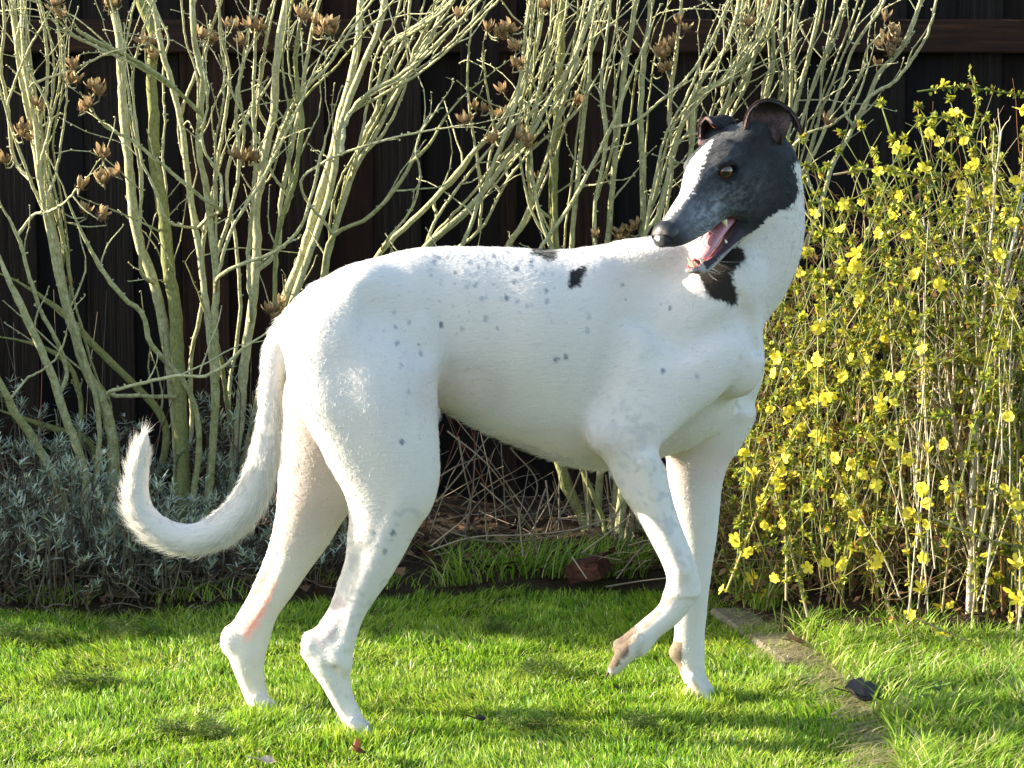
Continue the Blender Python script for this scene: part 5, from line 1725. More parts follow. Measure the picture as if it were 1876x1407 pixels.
def settle(fun, X, F, it=2, lim=0.0015):
    for _ in range(it):
        N = mesh_normals(X, F)
        X = X - N * np.clip(chunked(fun, X), -lim, lim)[:, None]
    return X, mesh_normals(X, F)

def in_poly(px, poly):
    """points (n,2) inside a polygon"""
    poly = np.asarray(poly, float)
    x, y = px[:, 0], px[:, 1]
    ins = np.zeros(len(px), bool)
    j = len(poly) - 1
    for i in range(len(poly)):
        xi, yi = poly[i]; xj, yj = poly[j]
        c = ((yi > y) != (yj > y)) & (x < (xj - xi) * (y - yi) / (yj - yi + 1e-12) + xi)
        ins ^= c
        j = i
    return ins


HEAD_BLACK = [(1180, 470), (1180, 150), (1490, 150), (1490, 282), (1452, 300), (1461, 330), (1464, 350), (1459, 367), (1444, 382), (1424, 388), (1405, 402), (1385, 421),
              (1360, 437), (1352, 446), (1335, 452), (1310, 475), (1285, 490), (1262, 492), (1240, 480)]
NECK_PATCH = [(1276, 500), (1292, 484), (1325, 458), (1350, 448), (1363, 455), (1366, 474), (1352, 490), (1339, 502), (1346, 522), (1353, 542), (1349, 557), (1338, 561), (1318, 553), (1300, 546), (1288, 526)]
SADDLE = [(1046, 497), (1060, 488), (1075, 486), (1072, 499), (1067, 512), (1064, 525), (1050, 528), (1039, 531), (1042, 514)]
TOPSPOT = [(970, 440), (1016, 440), (1024, 468), (1013, 478), (992, 474), (974, 464)]
SPOTS = [(795, 480, 4), (806, 471, 3), (818, 472, 4), (833, 502, 4.5), (862, 481, 4), (877, 489, 4), (871, 522, 4.5), (856, 526, 4), (883, 547, 5), (895, 483, 4),
         (906, 469, 4), (915, 485, 4), (931, 462, 4), (932, 492, 4), (943, 515, 5), (946, 492, 6), (952, 482, 4), (973, 487, 5), (975, 478, 4), (929, 545, 5), (947, 551, 4),
         (966, 560, 3), (1001, 533, 4), (1002, 553, 5), (890, 584, 5), (846, 603, 4), (808, 594, 4), (911, 602, 3), (1080, 580, 4), (1076, 606, 5), (1019, 658, 5), (1036, 655, 5),
         (1228, 564, 4), (1140, 522, 3.5), (1214, 680, 4), (1277, 691, 4), (790, 504, 3), (767, 633, 3), (772, 647, 4.5), (1045, 462, 4), (1066, 463, 4), (722, 572, 4), (724, 599, 4),
         (751, 592, 4), (727, 629, 4.5), (735, 669, 3.5), (747, 717, 5), (685, 976, 6), (720, 976, 6), (737, 810, 5), (808, 594, 4), (690, 1000, 4), (705, 1010, 5), (1147, 548, 3), (830, 560, 3), (860, 570, 2.5)]


def soft_poly(px, poly, r, sd):
    """share of the polygon round each point: a hairy edge instead of a cut one"""
    m_ = np.zeros(len(px))
    for k in range(6):
        m_ += in_poly(px + r.normal(0, sd, (len(px), 2)), poly)
    return m_ / 6


def dog_colour(X, N, hair=False):
    """coat colour of the animal where it grows"""
    px = to_px(X)
    w1 = hash_noise(X, 120, 1) - 0.5; w2 = hash_noise(X, 120, 2) - 0.5
    w3 = hash_noise(X, 500, 5) - 0.5; w4 = hash_noise(X, 500, 6) - 0.5
    jr = np.random.default_rng(len(X))
    js = 2.6 if hair else 1.0
    pj = px + np.stack([w1 * 6 + w3 * 4, w2 * 6 + w4 * 4], 1) + jr.normal(0, js, (len(X), 2))
    ps = px + np.stack([w1 * 3.5 + w3 * 2, w2 * 3.5 + w4 * 2], 1) + jr.normal(0, js * 0.6, (len(X), 2))
    near = N[:, 1] < 0.25
    L = to_head(X)
    hd = head_sdf(L)
    n1 = hash_noise(X, 25, 3); n2 = hash_noise(X, 90, 4)
    C = np.tile(np.array([0.80, 0.78, 0.73]), (len(X), 1))

    def mix(m, col):
        m = np.clip(m, 0, 1)[:, None]
        C[:] = C * (1 - m) + np.asarray(col) * m
    # thin-haired skin: belly, inner thighs, armpits; the flank's shading is painted in too
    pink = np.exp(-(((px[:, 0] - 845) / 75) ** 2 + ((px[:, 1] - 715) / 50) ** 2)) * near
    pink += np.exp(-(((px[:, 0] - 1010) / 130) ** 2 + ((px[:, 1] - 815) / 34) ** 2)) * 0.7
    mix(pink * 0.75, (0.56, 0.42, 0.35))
    inner = ((px[:, 0] < 640) & (px[:, 1] > 700) & (X[:, 1] > -0.01) & (X[:, 1] < 0.085) & (N[:, 1] < 0.1)) * np.clip((1060 - px[:, 1]) / 160, 0, 1)
    mix(inner * (0.35 + 0.3 * n1), (0.66, 0.49, 0.42))
    mix((X[:, 1] > 0.06) * (px[:, 0] > 1200) * (px[:, 0] < 1345) * np.exp(-((px[:, 1] - 850) / 50) ** 2) * 0.5, (0.70, 0.52, 0.46))
    # bare pink strip on the far hock
    mix(1.0 * (soft_poly(pj, [(497, 1048), (508, 1062), (492, 1110), (472, 1150), (452, 1176), (440, 1162), (448, 1128), (470, 1090)], jr, 4.0) * ((X[:, 1] > 0) & near)), (0.80, 0.36, 0.29))
    mix(0.6 * (in_poly(pj, [(600, 1105), (622, 1090), (634, 1110), (612, 1160), (590, 1190), (577, 1178)]) & near), (0.66, 0.52, 0.54))
    # dirt and staining on the feet
    low = np.clip((0.095 - X[:, 2]) / 0.07, 0, 1) * (0.35 + 0.65 * (n1 > 0.52))
    mix(low * 0.35, (0.42, 0.32, 0.20))
    lift = (X[:, 1] < 0.0) & (px[:, 0] < 1262) & (px[:, 0] > 1100) & (px[:, 1] > 1090) & (px[:, 1] < 1260)
    under = lift & ((px[:, 0] - 1218) + (px[:, 1] - 1110) * 0.95 - 7 < 0)
    mix(under * (0.45 + 0.55 * n2), (0.25, 0.165, 0.09))
    mix(lift * np.clip((1185 - px[:, 0]) / 40, 0, 1) * (0.25 + 0.5 * n2), (0.34, 0.25, 0.16))
    mix(((X[:, 1] > 0.1) & (px[:, 0] > 1220)) * np.clip((px[:, 1] - 1215) / 45, 0, 1) * (0.25 + 0.7 * n1) * np.clip((1300 - px[:, 0]) / 22, 0.15, 1), (0.32, 0.225, 0.135))
    mix(((px[:, 0] > 1222) & (px[:, 0] < 1250) & (px[:, 1] > 1175) & (px[:, 1] < 1232) & (X[:, 1] > 0.1)) * 0.95, (0.17, 0.115, 0.07))
    mix(((px[:, 0] > 440) & (px[:, 0] < 480) & (px[:, 1] > 1230) & (px[:, 1] < 1305) & (X[:, 1] > 0.03)) * 0.5 * n2, (0.50, 0.42, 0.22))
    mix(0.9 * lift * soft_poly(pj, [(1150, 1146), (1168, 1148), (1160, 1172), (1152, 1194), (1136, 1214), (1120, 1228), (1108, 1222), (1114, 1196), (1130, 1172)], jr, 2.0), (0.11, 0.072, 0.042))
    pads = lift & (((px[:, 0] - 1136) / 17) ** 2 + ((px[:, 1] - 1186) / 22) ** 2 < 1)
    mix(pads * 0.85, (0.12, 0.085, 0.06))
    # ticking on the near leg
    tick = np.clip((hash_noise(X, 150, 9) * 0.6 + hash_noise(X, 60, 19) * 0.4 - 0.54) * 6, 0, 1) * np.exp(-(((px[:, 0] - 1185 - (px[:, 1] - 870) * 0.35) / 46) ** 2 + ((px[:, 1] - 890) / 125) ** 2)) * (X[:, 1] < 0.0)
    mix(tick * 0.8, (0.26, 0.28, 0.30))
    tick2 = np.clip((hash_noise(X, 130, 10) * 0.6 + hash_noise(X, 50, 20) * 0.4 - 0.58) * 6, 0, 1) * ((px[:, 0] < 820) & (px[:, 0] > 545) & (px[:, 1] > 930) & (X[:, 1] < -0.03))
    mix(tick2 * 0.35, (0.30, 0.32, 0.34))
    for sx, sy, r in SPOTS:
        d2 = ((ps[:, 0] - sx) / (r * 0.95)) ** 2 + ((ps[:, 1] - sy) / (r * 1.15)) ** 2
        mix(np.clip(2.0 - d2 * 1.5, 0, 1) * near * (0.60 + 0.4 * ((sx * 7 + sy * 3) % 10) / 10), (0.15, 0.165, 0.19))
    fr_ = np.random.default_rng(55)
    for _ in range(150):                                   # fine ticking along the back
        sx, sy, r = fr_.normal(900, 90), fr_.normal(492, 34), fr_.uniform(1.2, 2.6)
        d2 = ((ps[:, 0] - sx) ** 2 + (ps[:, 1] - sy) ** 2) / (r * r)
        mix(np.clip(1.3 - d2 * 0.6, 0, 1) * near * fr_.uniform(0.35, 0.75), (0.20, 0.215, 0.24))
    blk = np.array([0.010, 0.010, 0.011])
    mix((soft_poly(pj, SADDLE, jr, 1.5) + soft_poly(pj, TOPSPOT, jr, 1.5)) * (N[:, 1] < 0.6), blk)
    mix(soft_poly(pj, NECK_PATCH, jr, 2.0) * (near & (hd > 0.006)), (0.018, 0.013, 0.010))
    # ---- head
    onhead = (hd < 0.005) & in_poly(pj, HEAD_BLACK)
    onneck = in_poly(pj, [(1370, 200), (1490, 250)] + HEAD_BLACK[3:12] + [(1370, 420)]) & (hd < 0.06)
    far = (L[:, 1] < -0.02) & (hd < 0.02) & (L[:, 2] > -0.06) & (L[:, 0] > -0.05)
    black = (onhead | onneck | far) & (hd < 0.06)
    grey = np.clip((L[:, 0] - 0.115) / 0.09, 0, 1) * 0.26 + np.clip((n2 - 0.5), 0, 1) * 0.05
    grey *= (0.5 + n1)
    streak = np.clip((hash_noise(L * np.array([90, 330, 330]), 1.0, 41) * 0.6 + hash_noise(L * np.array([160, 700, 700]), 1.0, 42) * 0.4 - 0.40) * 3.2, 0, 1)
    zone = (1.35 * np.exp(-(((L[:, 0] - 0.165) / 0.045) ** 2 + ((L[:, 2] + 0.020) / 0.024) ** 2)) + 0.55 * np.exp(-(((L[:, 0] - 0.115) / 0.028) ** 2 + ((L[:, 2] - 0.030) / 0.012) ** 2))
            + 0.30 * np.exp(-(((L[:, 0] - 0.095) / 0.045) ** 2 + ((L[:, 2] + 0.030) / 0.030) ** 2)) + 0.12 * np.exp(-(((L[:, 0] - 0.05) / 0.05) ** 2 + ((L[:, 2] - 0.045) / 0.015) ** 2)) + 0.015)
    grey = grey * 0.55 + zone * (0.045 + 0.27 * streak)
    g = np.array([0.013, 0.013, 0.014]) + grey[:, None] * np.array([0.46, 0.49, 0.53])  # greying hairs, with the bluish sky sheen painted into the same grey
    g *= np.where(L[:, 0] > 0.215, np.clip(1 - (L[:, 0] - 0.215) * 28, 0.3, 1), 1)[:, None]
    if hair:
        fl_ = jr.random(len(X)) < 0.015 + 0.26 * np.clip((L[:, 0] - 0.06) / 0.12, 0, 1) + 0.03 * (n1 > 0.55)
        g = np.where(fl_[:, None], g + jr.uniform(0.05, 0.34, len(X))[:, None], g)
    C[black] = g[black]
    # white blaze from the brow to the nose
    hwid = np.interp(L[:, 0], [0.062, 0.080, 0.100, 0.125, 0.165, 0.200, 0.222], [0.000, 0.0045, 0.0105, 0.0165, 0.0135, 0.0085, 0.003])
    blaze = (np.abs(L[:, 1] + 0.001 + w1 * 0.003 + jr.normal(0, 0.0019, len(X))) < hwid) & (L[:, 2] > -0.012) & (L[:, 0] > 0.066) & (hd < 0.01)
    C[blaze] = (0.78, 0.765, 0.74)
    # chin and lower lip
    jaw = (lower(L) < 0.004) & (L[:, 0] > 0.115) & (L[:, 2] < -0.074)
    C[jaw] = np.array([0.30, 0.30, 0.31]) + (n2[jaw, None] - 0.5) * 0.25
    C[jaw & (L[:, 2] > -0.0905 - 0.12 * np.clip(L[:, 0] - 0.16, 0, 0.05)) & (L[:, 0] < 0.205)] = (0.035, 0.026, 0.032)
    lip = (np.abs(L[:, 1]) < 0.05) & (slit(L) < 0.0030) & (L[:, 0] > 0.115) & (hd < 0.006)
    C[lip & (L[:, 2] < -0.058)] = (0.045, 0.035, 0.042)
    C[lip & (L[:, 2] >= -0.058)] = (0.05, 0.045, 0.05)
    ins = (cavity(L) < 0.0035) & (L[:, 0] > 0.10) & (hd < 0.006)
    C[ins] = (0.26, 0.075, 0.085)
    ins2 = ins & (L[:, 0] < 0.155)
    C[ins2] = (0.06, 0.022, 0.03)
    rim = (((np.abs(L[:, 1]) - EYE[1]) ** 2 + (L[:, 0] - EYE[0]) ** 2 + (L[:, 2] - EYE[2]) ** 2) < 0.0180 ** 2) & (hd < 0.01)
    C[rim] = (0.012, 0.010, 0.010)
    return np.clip(C, 0.004, 0.86)


# ---- materials of the animal
m_skin, nt, b = new_mat("dog_coat_skin", (0.8, 0.78, 0.75), 0.75, 0.15)
a = node(nt, "ShaderNodeAttribute", attribute_name="coat")
nt.links.new(a.outputs["Color"], b.inputs["Base Color"])
nz = noise_tex(nt, 260, 3, 0.6, mapping=(0.35, 1, 1))
bump(nt, b, nz.outputs["Fac"], 0.35, 0.0025)
b.inputs["Sheen Weight"].default_value = 0.12

m_hair = bpy.data.materials.new("dog_hair")
m_hair.use_nodes = True
nt = m_hair.node_tree
nt.nodes.clear()
a = node(nt, "ShaderNodeAttribute", attribute_name="coat")
df = node(nt, "ShaderNodeBsdfDiffuse"); tr = node(nt, "ShaderNodeBsdfTranslucent"); gl = node(nt, "ShaderNodeBsdfGlossy")
gl.inputs["Roughness"].default_value = 0.38
gl.inputs["Color"].default_value = (0.95, 0.96, 1.0, 1)
mx = node(nt, "ShaderNodeMixShader"); mx.inputs[0].default_value = 0.36
m2 = node(nt, "ShaderNodeMixShader"); m2.inputs[0].default_value = 0.03
out = node(nt, "ShaderNodeOutputMaterial")
nt.links.new(a.outputs["Color"], df.inputs["Color"]); nt.links.new(a.outputs["Color"], tr.inputs["Color"])
nt.links.new(df.outputs[0], mx.inputs[1]); nt.links.new(tr.outputs[0], mx.inputs[2])
nt.links.new(mx.outputs[0], m2.inputs[1]); nt.links.new(gl.outputs[0], m2.inputs[2])
nt.links.new(m2.outputs[0], out.inputs["Surface"])

# ---- the body: one continuous surface
dog = empty("greyhound_dog", (0.0, 0.03, 0.0))
tag(dog, "slim white greyhound with black head and open mouth looking back over its shoulder", "dog")
BX, BF = surface_net(dog_sdf, (-0.68, -0.34, -0.02), (0.50, 0.30, 1.02), 0.0032)
BX, BN = settle(dog_sdf, BX, BF)
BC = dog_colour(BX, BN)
hairy = np.clip((BC.min(1) - 0.42) / 0.2, 0, 1)[:, None]          # skin under the white hair is pinker and darker than the hair
BC = BC * (1 - hairy * np.array([0.29, 0.32, 0.33]))
me = mesh_np("dog_body", BX, BF)
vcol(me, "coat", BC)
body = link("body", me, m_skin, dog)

# ---- hair flow over the body
flow = np.zeros_like(BX)


def add_flow(prim, vec, bias=0.0):
    d = np.concatenate([prim(BX[i:i + 50000]) for i in range(0, len(BX), 50000)])
    w = np.exp(-np.maximum(d - bias, 0) / 0.010)
    flow[:] += w[:, None] * (np.asarray(vec) if not callable(vec) else vec(BX))


add_flow(torso, (-1, 0, -0.45))
add_flow(thigh_n, (-0.25, 0, -1)); add_flow(thigh_f, (-0.25, 0, -1))
add_flow(fore_n, (-0.05, 0, -1)); add_flow(fore_f, (0, 0, -1)); add_flow(pastern, (-0.8, 0, -0.6))
add_flow(neck, (-0.25, 0.1, -1))
add_flow(head_prim, -HR[:, 0] * 2)
tdist, ttan = tail.closest(BX, want=True)
flow += (np.exp(-np.maximum(tdist, 0) / 0.006) * 3)[:, None] * ttan
flow += (np.stack([hash_noise(BX, 30, 21), hash_noise(BX, 30, 22), hash_noise(BX, 30, 23)], 1) - 0.5) * 0.7
flow -= BN * (flow * BN).sum(1, keepdims=True)
flow /= np.maximum(np.linalg.norm(flow, axis=1, keepdims=True), 1e-6)

bpx = to_px(BX)
hl = np.full(len(BX), 0.0050) - 0.0012 * (BX[:, 2] < 0.40)
hl += 0.0056 * np.exp(-((bpx[:, 1] - np.interp(bpx[:, 0], [800, 900, 1000, 1112], [752, 796, 838, 864])) / 14) ** 2) * ((bpx[:, 0] > 800) & (bpx[:, 0] < 1120) & (BX[:, 2] > 0.3))
hl += 0.0025 * ((bpx[:, 0] < 660) & (BN[:, 0] < -0.4) & (BX[:, 2] > 0.12))
tl = np.exp(-np.maximum(tdist, 0) / 0.003)
tc = at(365, 860, -0.03)                                  # middle of the tail's curl
outw = ((BX - tc) * np.array([1, 0, 1])); outw /= np.maximum(np.linalg.norm(outw, axis=1, keepdims=True), 1e-6)
side = (BN * outw).sum(1)
hl += tl * (BX[:, 0] < at(520, 700)[0]) * (0.003 + 0.011 * np.clip(side, 0, 1)) * np.clip((0.66 - BX[:, 2]) / 0.25, 0, 1)
L = to_head(BX); hd = head_sdf(L)
hl[hd < 0.01] = 0.0040
hl[(hd < 0.004) & (L[:, 0] > 0.11)] = 0.0030
hl[(hd < 0.004) & (slit(L) < 0.004) & (L[:, 0] > 0.11)] = 0.0
hl[(hd < 0.004) & (cavity(L) < 0.004)] = 0.0
nose_c = np.array([0.236, 0, -0.011])
hl[(((L - nose_c) / np.array([0.023, 0.024, 0.022])) ** 2).sum(1) < 1.0] = 0.0
hl[((np.abs(L[:, 1]) - EYE[1]) ** 2 + (L[:, 0] - EYE[0]) ** 2 + (L[:, 2] - EYE[2]) ** 2) < 0.0165 ** 2] = 0.0


def make_hair(name, X, Fq, N, flow, length, colour_fn, count, lift=0.20, parent=None, radius=0.00017, seed=3):
    r = np.random.default_rng(seed)
    T = np.concatenate([Fq[:, [0, 1, 2]], Fq[:, [0, 2, 3]]])
    ar = np.linalg.norm(np.cross(X[T[:, 1]] - X[T[:, 0]], X[T[:, 2]] - X[T[:, 0]]), axis=1)
    ar = ar * (length[T].mean(1) > 0.0005) * (1 + 1.6 * (to_head(X)[T[:, 0], 0] > -0.03) * (X[T[:, 0], 2] > 0.72))
    ti = r.choice(len(T), count, p=ar / ar.sum())
    u = r.random((count, 2)); fl = u.sum(1) > 1; u[fl] = 1 - u[fl]
    w = np.stack([1 - u.sum(1), u[:, 0], u[:, 1]], 1)[:, :, None]
    tri = T[ti]
    P = (X[tri] * w).sum(1); Nn = (N[tri] * w).sum(1); Fl = (flow[tri] * w).sum(1)
    le = (length[tri] * w[:, :, 0]).sum(1) * r.uniform(0.6, 1.25, count) * (0.75 + 0.6 * hash_noise(P, 90, 61))
    col = colour_fn(P, Nn)
    clump = np.stack([hash_noise(P, 170, 62), hash_noise(P, 170, 63), hash_noise(P, 170, 64)], 1) - 0.5
    dirn = Fl + Nn * (lift * r.uniform(0.5, 1.6, count))[:, None] + r.normal(0, 0.12, (count, 3)) + clump * 0.6
    dirn /= np.linalg.norm(dirn, axis=1, keepdims=True)
    bend = Fl * 0.45 - Nn * 0.22
    K = 4
    ts = np.linspace(0, 1, K)
    pts = np.stack([P - Nn * 0.0006 + (dirn * t + bend * t * t * 0.5) * le[:, None] for t in ts], 1)
    hc = bpy.data.hair_curves.new(name)
    hc.add_curves([K] * count)
    hc.attributes["position"].data.foreach_set("vector", np.ascontiguousarray(pts, np.float32).ravel())
    ra = hc.attributes.get("radius") or hc.attributes.new("radius", 'FLOAT', 'POINT')
    rad = (radius * (1 - ts * 0.85))[None, :] * np.where(r.random(count) < 0.22, r.uniform(1.5, 2.6, count), r.uniform(0.7, 1.3, count))[:, None]
    ra.data.foreach_set("value", np.ascontiguousarray(rad, np.float32).ravel())
    ca = hc.attributes.new("coat", 'FLOAT_COLOR', 'CURVE')
    col = col * r.uniform(0.62, 1.14, count)[:, None]
    ca.data.foreach_set("color", np.ascontiguousarray(np.concatenate([np.clip(col, 0, .9), np.ones((count, 1))], 1), np.float32).ravel())
    hc.materials.append(m_hair)
    return link(name, hc, None, parent)


NHAIR = 240000
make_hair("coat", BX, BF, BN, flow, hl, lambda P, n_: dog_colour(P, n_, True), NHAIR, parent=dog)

# extra fringe below the tail and along the belly edge
fr = hl.copy(); fr[hl < 0.0078] = 0
make_hair("fringe", BX, BF, BN, flow, fr * 1.15, dog_colour, 16000, lift=0.5, parent=dog, radius=0.00015, seed=8)

# ---- nose
def nose_sdf(P):
    L = to_head(P)
    A = L.copy(); A[:, 1] = np.abs(A[:, 1])
    d = Ell((0.2350, 0, -0.0125), (0.0200, 0.0205, 0.0190))(L)
    d = smin(d, Ell((0.2360, 0.0125, -0.0145), (0.0165, 0.0095, 0.0135))(A), 0.006)
    d = smax(d, -Ell((0.2510, 0.0112, -0.0150), (0.0120, 0.0070, 0.0074))(A), 0.002)
    d = smax(d, -Ell((0.2360, 0.0225, -0.0190), (0.0130, 0.0046, 0.0030))(A), 0.002)
    return smax(d, -Ell((0.2560, 0.0, -0.0200), (0.0060, 0.0012, 0.0120))(A), 0.0015)


nc = from_head((0.236, 0, -0.011))
NX, NF = surface_net(nose_sdf, nc - 0.03, nc + 0.03, 0.0009)
NX, NN = settle(nose_sdf, NX, NF, lim=0.0005)
m_nose, nt, b = new_mat("wet_nose", (0.011, 0.010, 0.010), 0.42, 0.45)
nz = node(nt, "ShaderNodeTexVoronoi"); nz.inputs["Scale"].default_value = 900
bump(nt, b, nz.outputs["Distance"], 0.25, 0.0005)
link("nose", mesh_np("dog_nose", NX, NF), m_nose, dog)

# ---- eyes
m_eye, nt, b = new_mat("amber_eye", (0.2, 0.07, 0.02), 0.06, 0.6)
a = node(nt, "ShaderNodeAttribute", attribute_name="iris")
nt.links.new(a.outputs["Color"], b.inputs["Base Color"])
b.inputs["Coat Weight"].default_value = 0.45
b.inputs["Coat Roughness"].default_value = 0.02
for s in (1, -1):
    bm = bmesh.new()
    bmesh.ops.create_uvsphere(bm, u_segments=40, v_segments=28, radius=0.0124)
    em = bpy.data.meshes.new("dog_eye"); bm.to_mesh(em); bm.free()
    co = np.array([v.co[:] for v in em.vertices])
    gaze = np.array([0.72, 0.66 * s, 0.02]); gaze /= np.linalg.norm(gaze)
    ang = np.degrees(np.arccos(np.clip(co @ gaze / 0.0124, -1, 1)))
    streak = hash_noise(co, 1800, 4)
    col = np.where(ang[:, None] < 27, [0.005, 0.004, 0.004], np.where(ang[:, None] < 56, np.array([0.085, 0.028, 0.008]) * (0.6 + 0.8 * streak[:, None]), [0.020, 0.011, 0.009]))
    col[(ang > 51) & (ang < 60)] = (0.03, 0.012, 0.006)
    ec = EYE * np.array([1, s, 1]) + np.array([0.0, -0.0048 * s, 0.0])
    em.vertices.foreach_set("co", from_head(co + ec).astype(np.float32).ravel())
    for p in em.polygons: p.use_smooth = True
    vcol(em, "iris", col)
    link("eye", em, m_eye, dog)

# ---- ears: folded-back cups of thin skin
def sheet(rows, nu, nv):
    """rows of points in the place -> smooth grid"""
    R = np.asarray(rows, float)
    A = np.stack([spline(r, nv) for r in R], 0)
    G = np.stack([spline(A[:, j], nu) for j in range(nv)], 1)
    return G


def thick_sheet(name, G, th, mat, parent, colour=None):
    nu, nv, _ = G.shape
    du = np.gradient(G, axis=0); dv = np.gradient(G, axis=1)
    n = np.cross(du, dv); n /= np.maximum(np.linalg.norm(n, axis=2, keepdims=True), 1e-9)
    A = G - n * th / 2; B = G + n * th / 2
    V = np.concatenate([A.reshape(-1, 3), B.reshape(-1, 3)])
    N2 = nu * nv
    i, j = np.meshgrid(np.arange(nu - 1), np.arange(nv - 1), indexing='ij')
    q = np.stack([i * nv + j, i * nv + j + 1, (i + 1) * nv + j + 1, (i + 1) * nv + j], -1).reshape(-1, 4)
    F = [q[:, ::-1], q + N2]
    bd = [k for k in range(nv)] + [k * nv + nv - 1 for k in range(1, nu)] + [(nu - 1) * nv + k for k in range(nv - 2, -1, -1)] + [k * nv for k in range(nu - 2, 0, -1)]
    bd = np.array(bd); nb = np.roll(bd, -1)
    F.append(np.stack([bd, nb, nb + N2, bd + N2], 1)[:, ::-1])
    F = np.concatenate(F)
    me = mesh_np(name, V, F)
    if colour is not None:
        vcol(me, "coat", colour(V, np.concatenate([np.zeros(N2, bool), np.ones(N2, bool)])))
    return V, F, link(name, me, mat, parent)


m_ear, nt, b = new_mat("ear_skin", (0.03, 0.02, 0.02), 0.7, 0.2)
a = node(nt, "ShaderNodeAttribute", attribute_name="coat")
nt.links.new(a.outputs["Color"], b.inputs["Base Color"])
b.inputs["Subsurface Weight"].default_value = 0.25
b.inputs["Subsurface Radius"].default_value = (0.008, 0.003, 0.002)
b.inputs["Subsurface Scale"].default_value = 1.0


def ear_colour(inner_side):
    def f(V, side):
        n = hash_noise(V, 160, 31)
        C = np.tile(np.array([0.020, 0.017, 0.016]), (len(V), 1)) * (0.6 + n[:, None])
        inn = side == inner_side
        p = to_px(V)
        C[inn] = np.array([0.16, 0.095, 0.092]) * (0.4 + 0.9 * n[inn, None])
        up = inn & (p[:, 1] < 207)  # top of the inner cup painted darker for its shaded recess
        C[up] = np.array([0.045, 0.032, 0.030]) * (0.5 + n[up, None])
        return C
    return f


E1 = [[(1364, 240, -.030), (1376, 254, -.016), (1398, 262, -.006), (1416, 266, -.006), (1432, 268, -.016)],
      [(1364, 224, -.032), (1376, 226, -.004), (1400, 232, .010), (1424, 236, .002), (1440, 240, -.020)],
      [(1369, 208, -.030), (1382, 204, .000), (1404, 206, .016), (1430, 212, .006), (1446, 224, -.018)],
      [(1379, 194, -.026), (1392, 190, .000), (1410, 192, .014), (1428, 199, .010), (1446, 214, -.012)],
      [(1402, 183, -.022), (1412, 184, -.004), (1422, 189, .008), (1432, 197, .006), (1441, 208, -.010)],
      [(1428, 188, -.018), (1433, 191, -.004), (1438, 196, .004), (1442, 202, .002), (1445, 211, -.008)],
      [(1448, 202, -.014), (1450, 206, -.004), (1451, 210, .001), (1451, 214, .000), (1451, 220, -.006)],
      [(1461, 220, -.010), (1461, 222, -.005), (1460, 225, -.002), (1459, 228, -.002), (1457, 231, -.005)],
      [(1468, 239, -.007), (1468, 240, -.005), (1467, 241, -.004), (1466, 242, -.004), (1465, 242, -.005)]]
E2 = [[(1281, 262, .022), (1290, 268, .050), (1306, 266, .062), (1326, 256, .064), (1346, 246, .054)],
      [(1281, 242, .016), (1287, 238, .044), (1303, 232, .062), (1325, 226, .064), (1350, 232, .054)],
      [(1284, 223, .014), (1292, 217, .030), (1305, 217, .046), (1323, 213, .056), (1345, 218, .052)],
      [(1291, 216, .014), (1298, 217, .018), (1309, 219, .028), (1322, 216, .040), (1340, 220, .046)],
      [(1299, 220, .004), (1304, 224, .008), (1312, 227, .018), (1324, 226, .030), (1338, 228, .042)],
      [(1304, 228, .000), (1309, 232, .006), (1316, 234, .016), (1326, 234, .028), (1336, 234, .040)]]
def surface_depth(px, py, y0=-0.25, y1=0.12):
    """depth at which the line of sight through a pixel first meets the animal"""
    ys = np.linspace(y0, y1, 180)
    f = dog_sdf(at(np.full(180, px), np.full(180, py), ys))
    k = np.argmax(f < 0)
    return ys[k] if (f < 0).any() else y1


for rows, inner in ((E1, 0), (E2, 0)):
    rows = [list(r) for r in rows]
    rows[0] = [(x, y, surface_depth(x, y) + 0.010 if (dog_sdf(at(np.full(90, x), np.full(90, y), np.linspace(-.1, .1, 90))) < 0).any() else Y) for x, y, Y in rows[0]]
    G = sheet([[at(*p) for p in r] for r in rows], 26, 16)
    V, F, eo = thick_sheet("ear", G, 0.0046, m_ear, dog, ear_colour(inner == 1))
    En = mesh_normals(V, F)
    fl = np.tile(np.array([0.3, 0.05, -0.6]), (len(V), 1)) + (hash_noise(V, 120, 3)[:, None] - 0.5)
    fl -= En * (fl * En).sum(1, keepdims=True); fl /= np.maximum(np.linalg.norm(fl, axis=1, keepdims=True), 1e-6)
    cf = ear_colour(inner == 1)
    make_hair("ear_fur", V, F, En, fl, np.full(len(V), 0.0035), lambda P, Nn: np.tile([0.045, 0.036, 0.033], (len(P), 1)) * (0.4 + 1.1 * hash_noise(P, 200, 2)[:, None]), 7000, lift=0.5, parent=eo, radius=0.00016, seed=5)

# ---- tongue
def tongue_sdf(P):
    L = to_head(P)
    t = Loft([(0.100, -0.058, -0.072, 0.016), (0.125, -0.057, -0.074, 0.0175), (0.150, -0.062, -0.078, 0.0175), (0.172, -0.069, -0.084, 0.0155), (0.188, -0.077, -0.088, 0.0110)], p=2.2)(L)
    return smax(t, -Ell((0.150, 0.0, -0.052), (0.060, 0.0022, 0.0125))(L), 0.006)


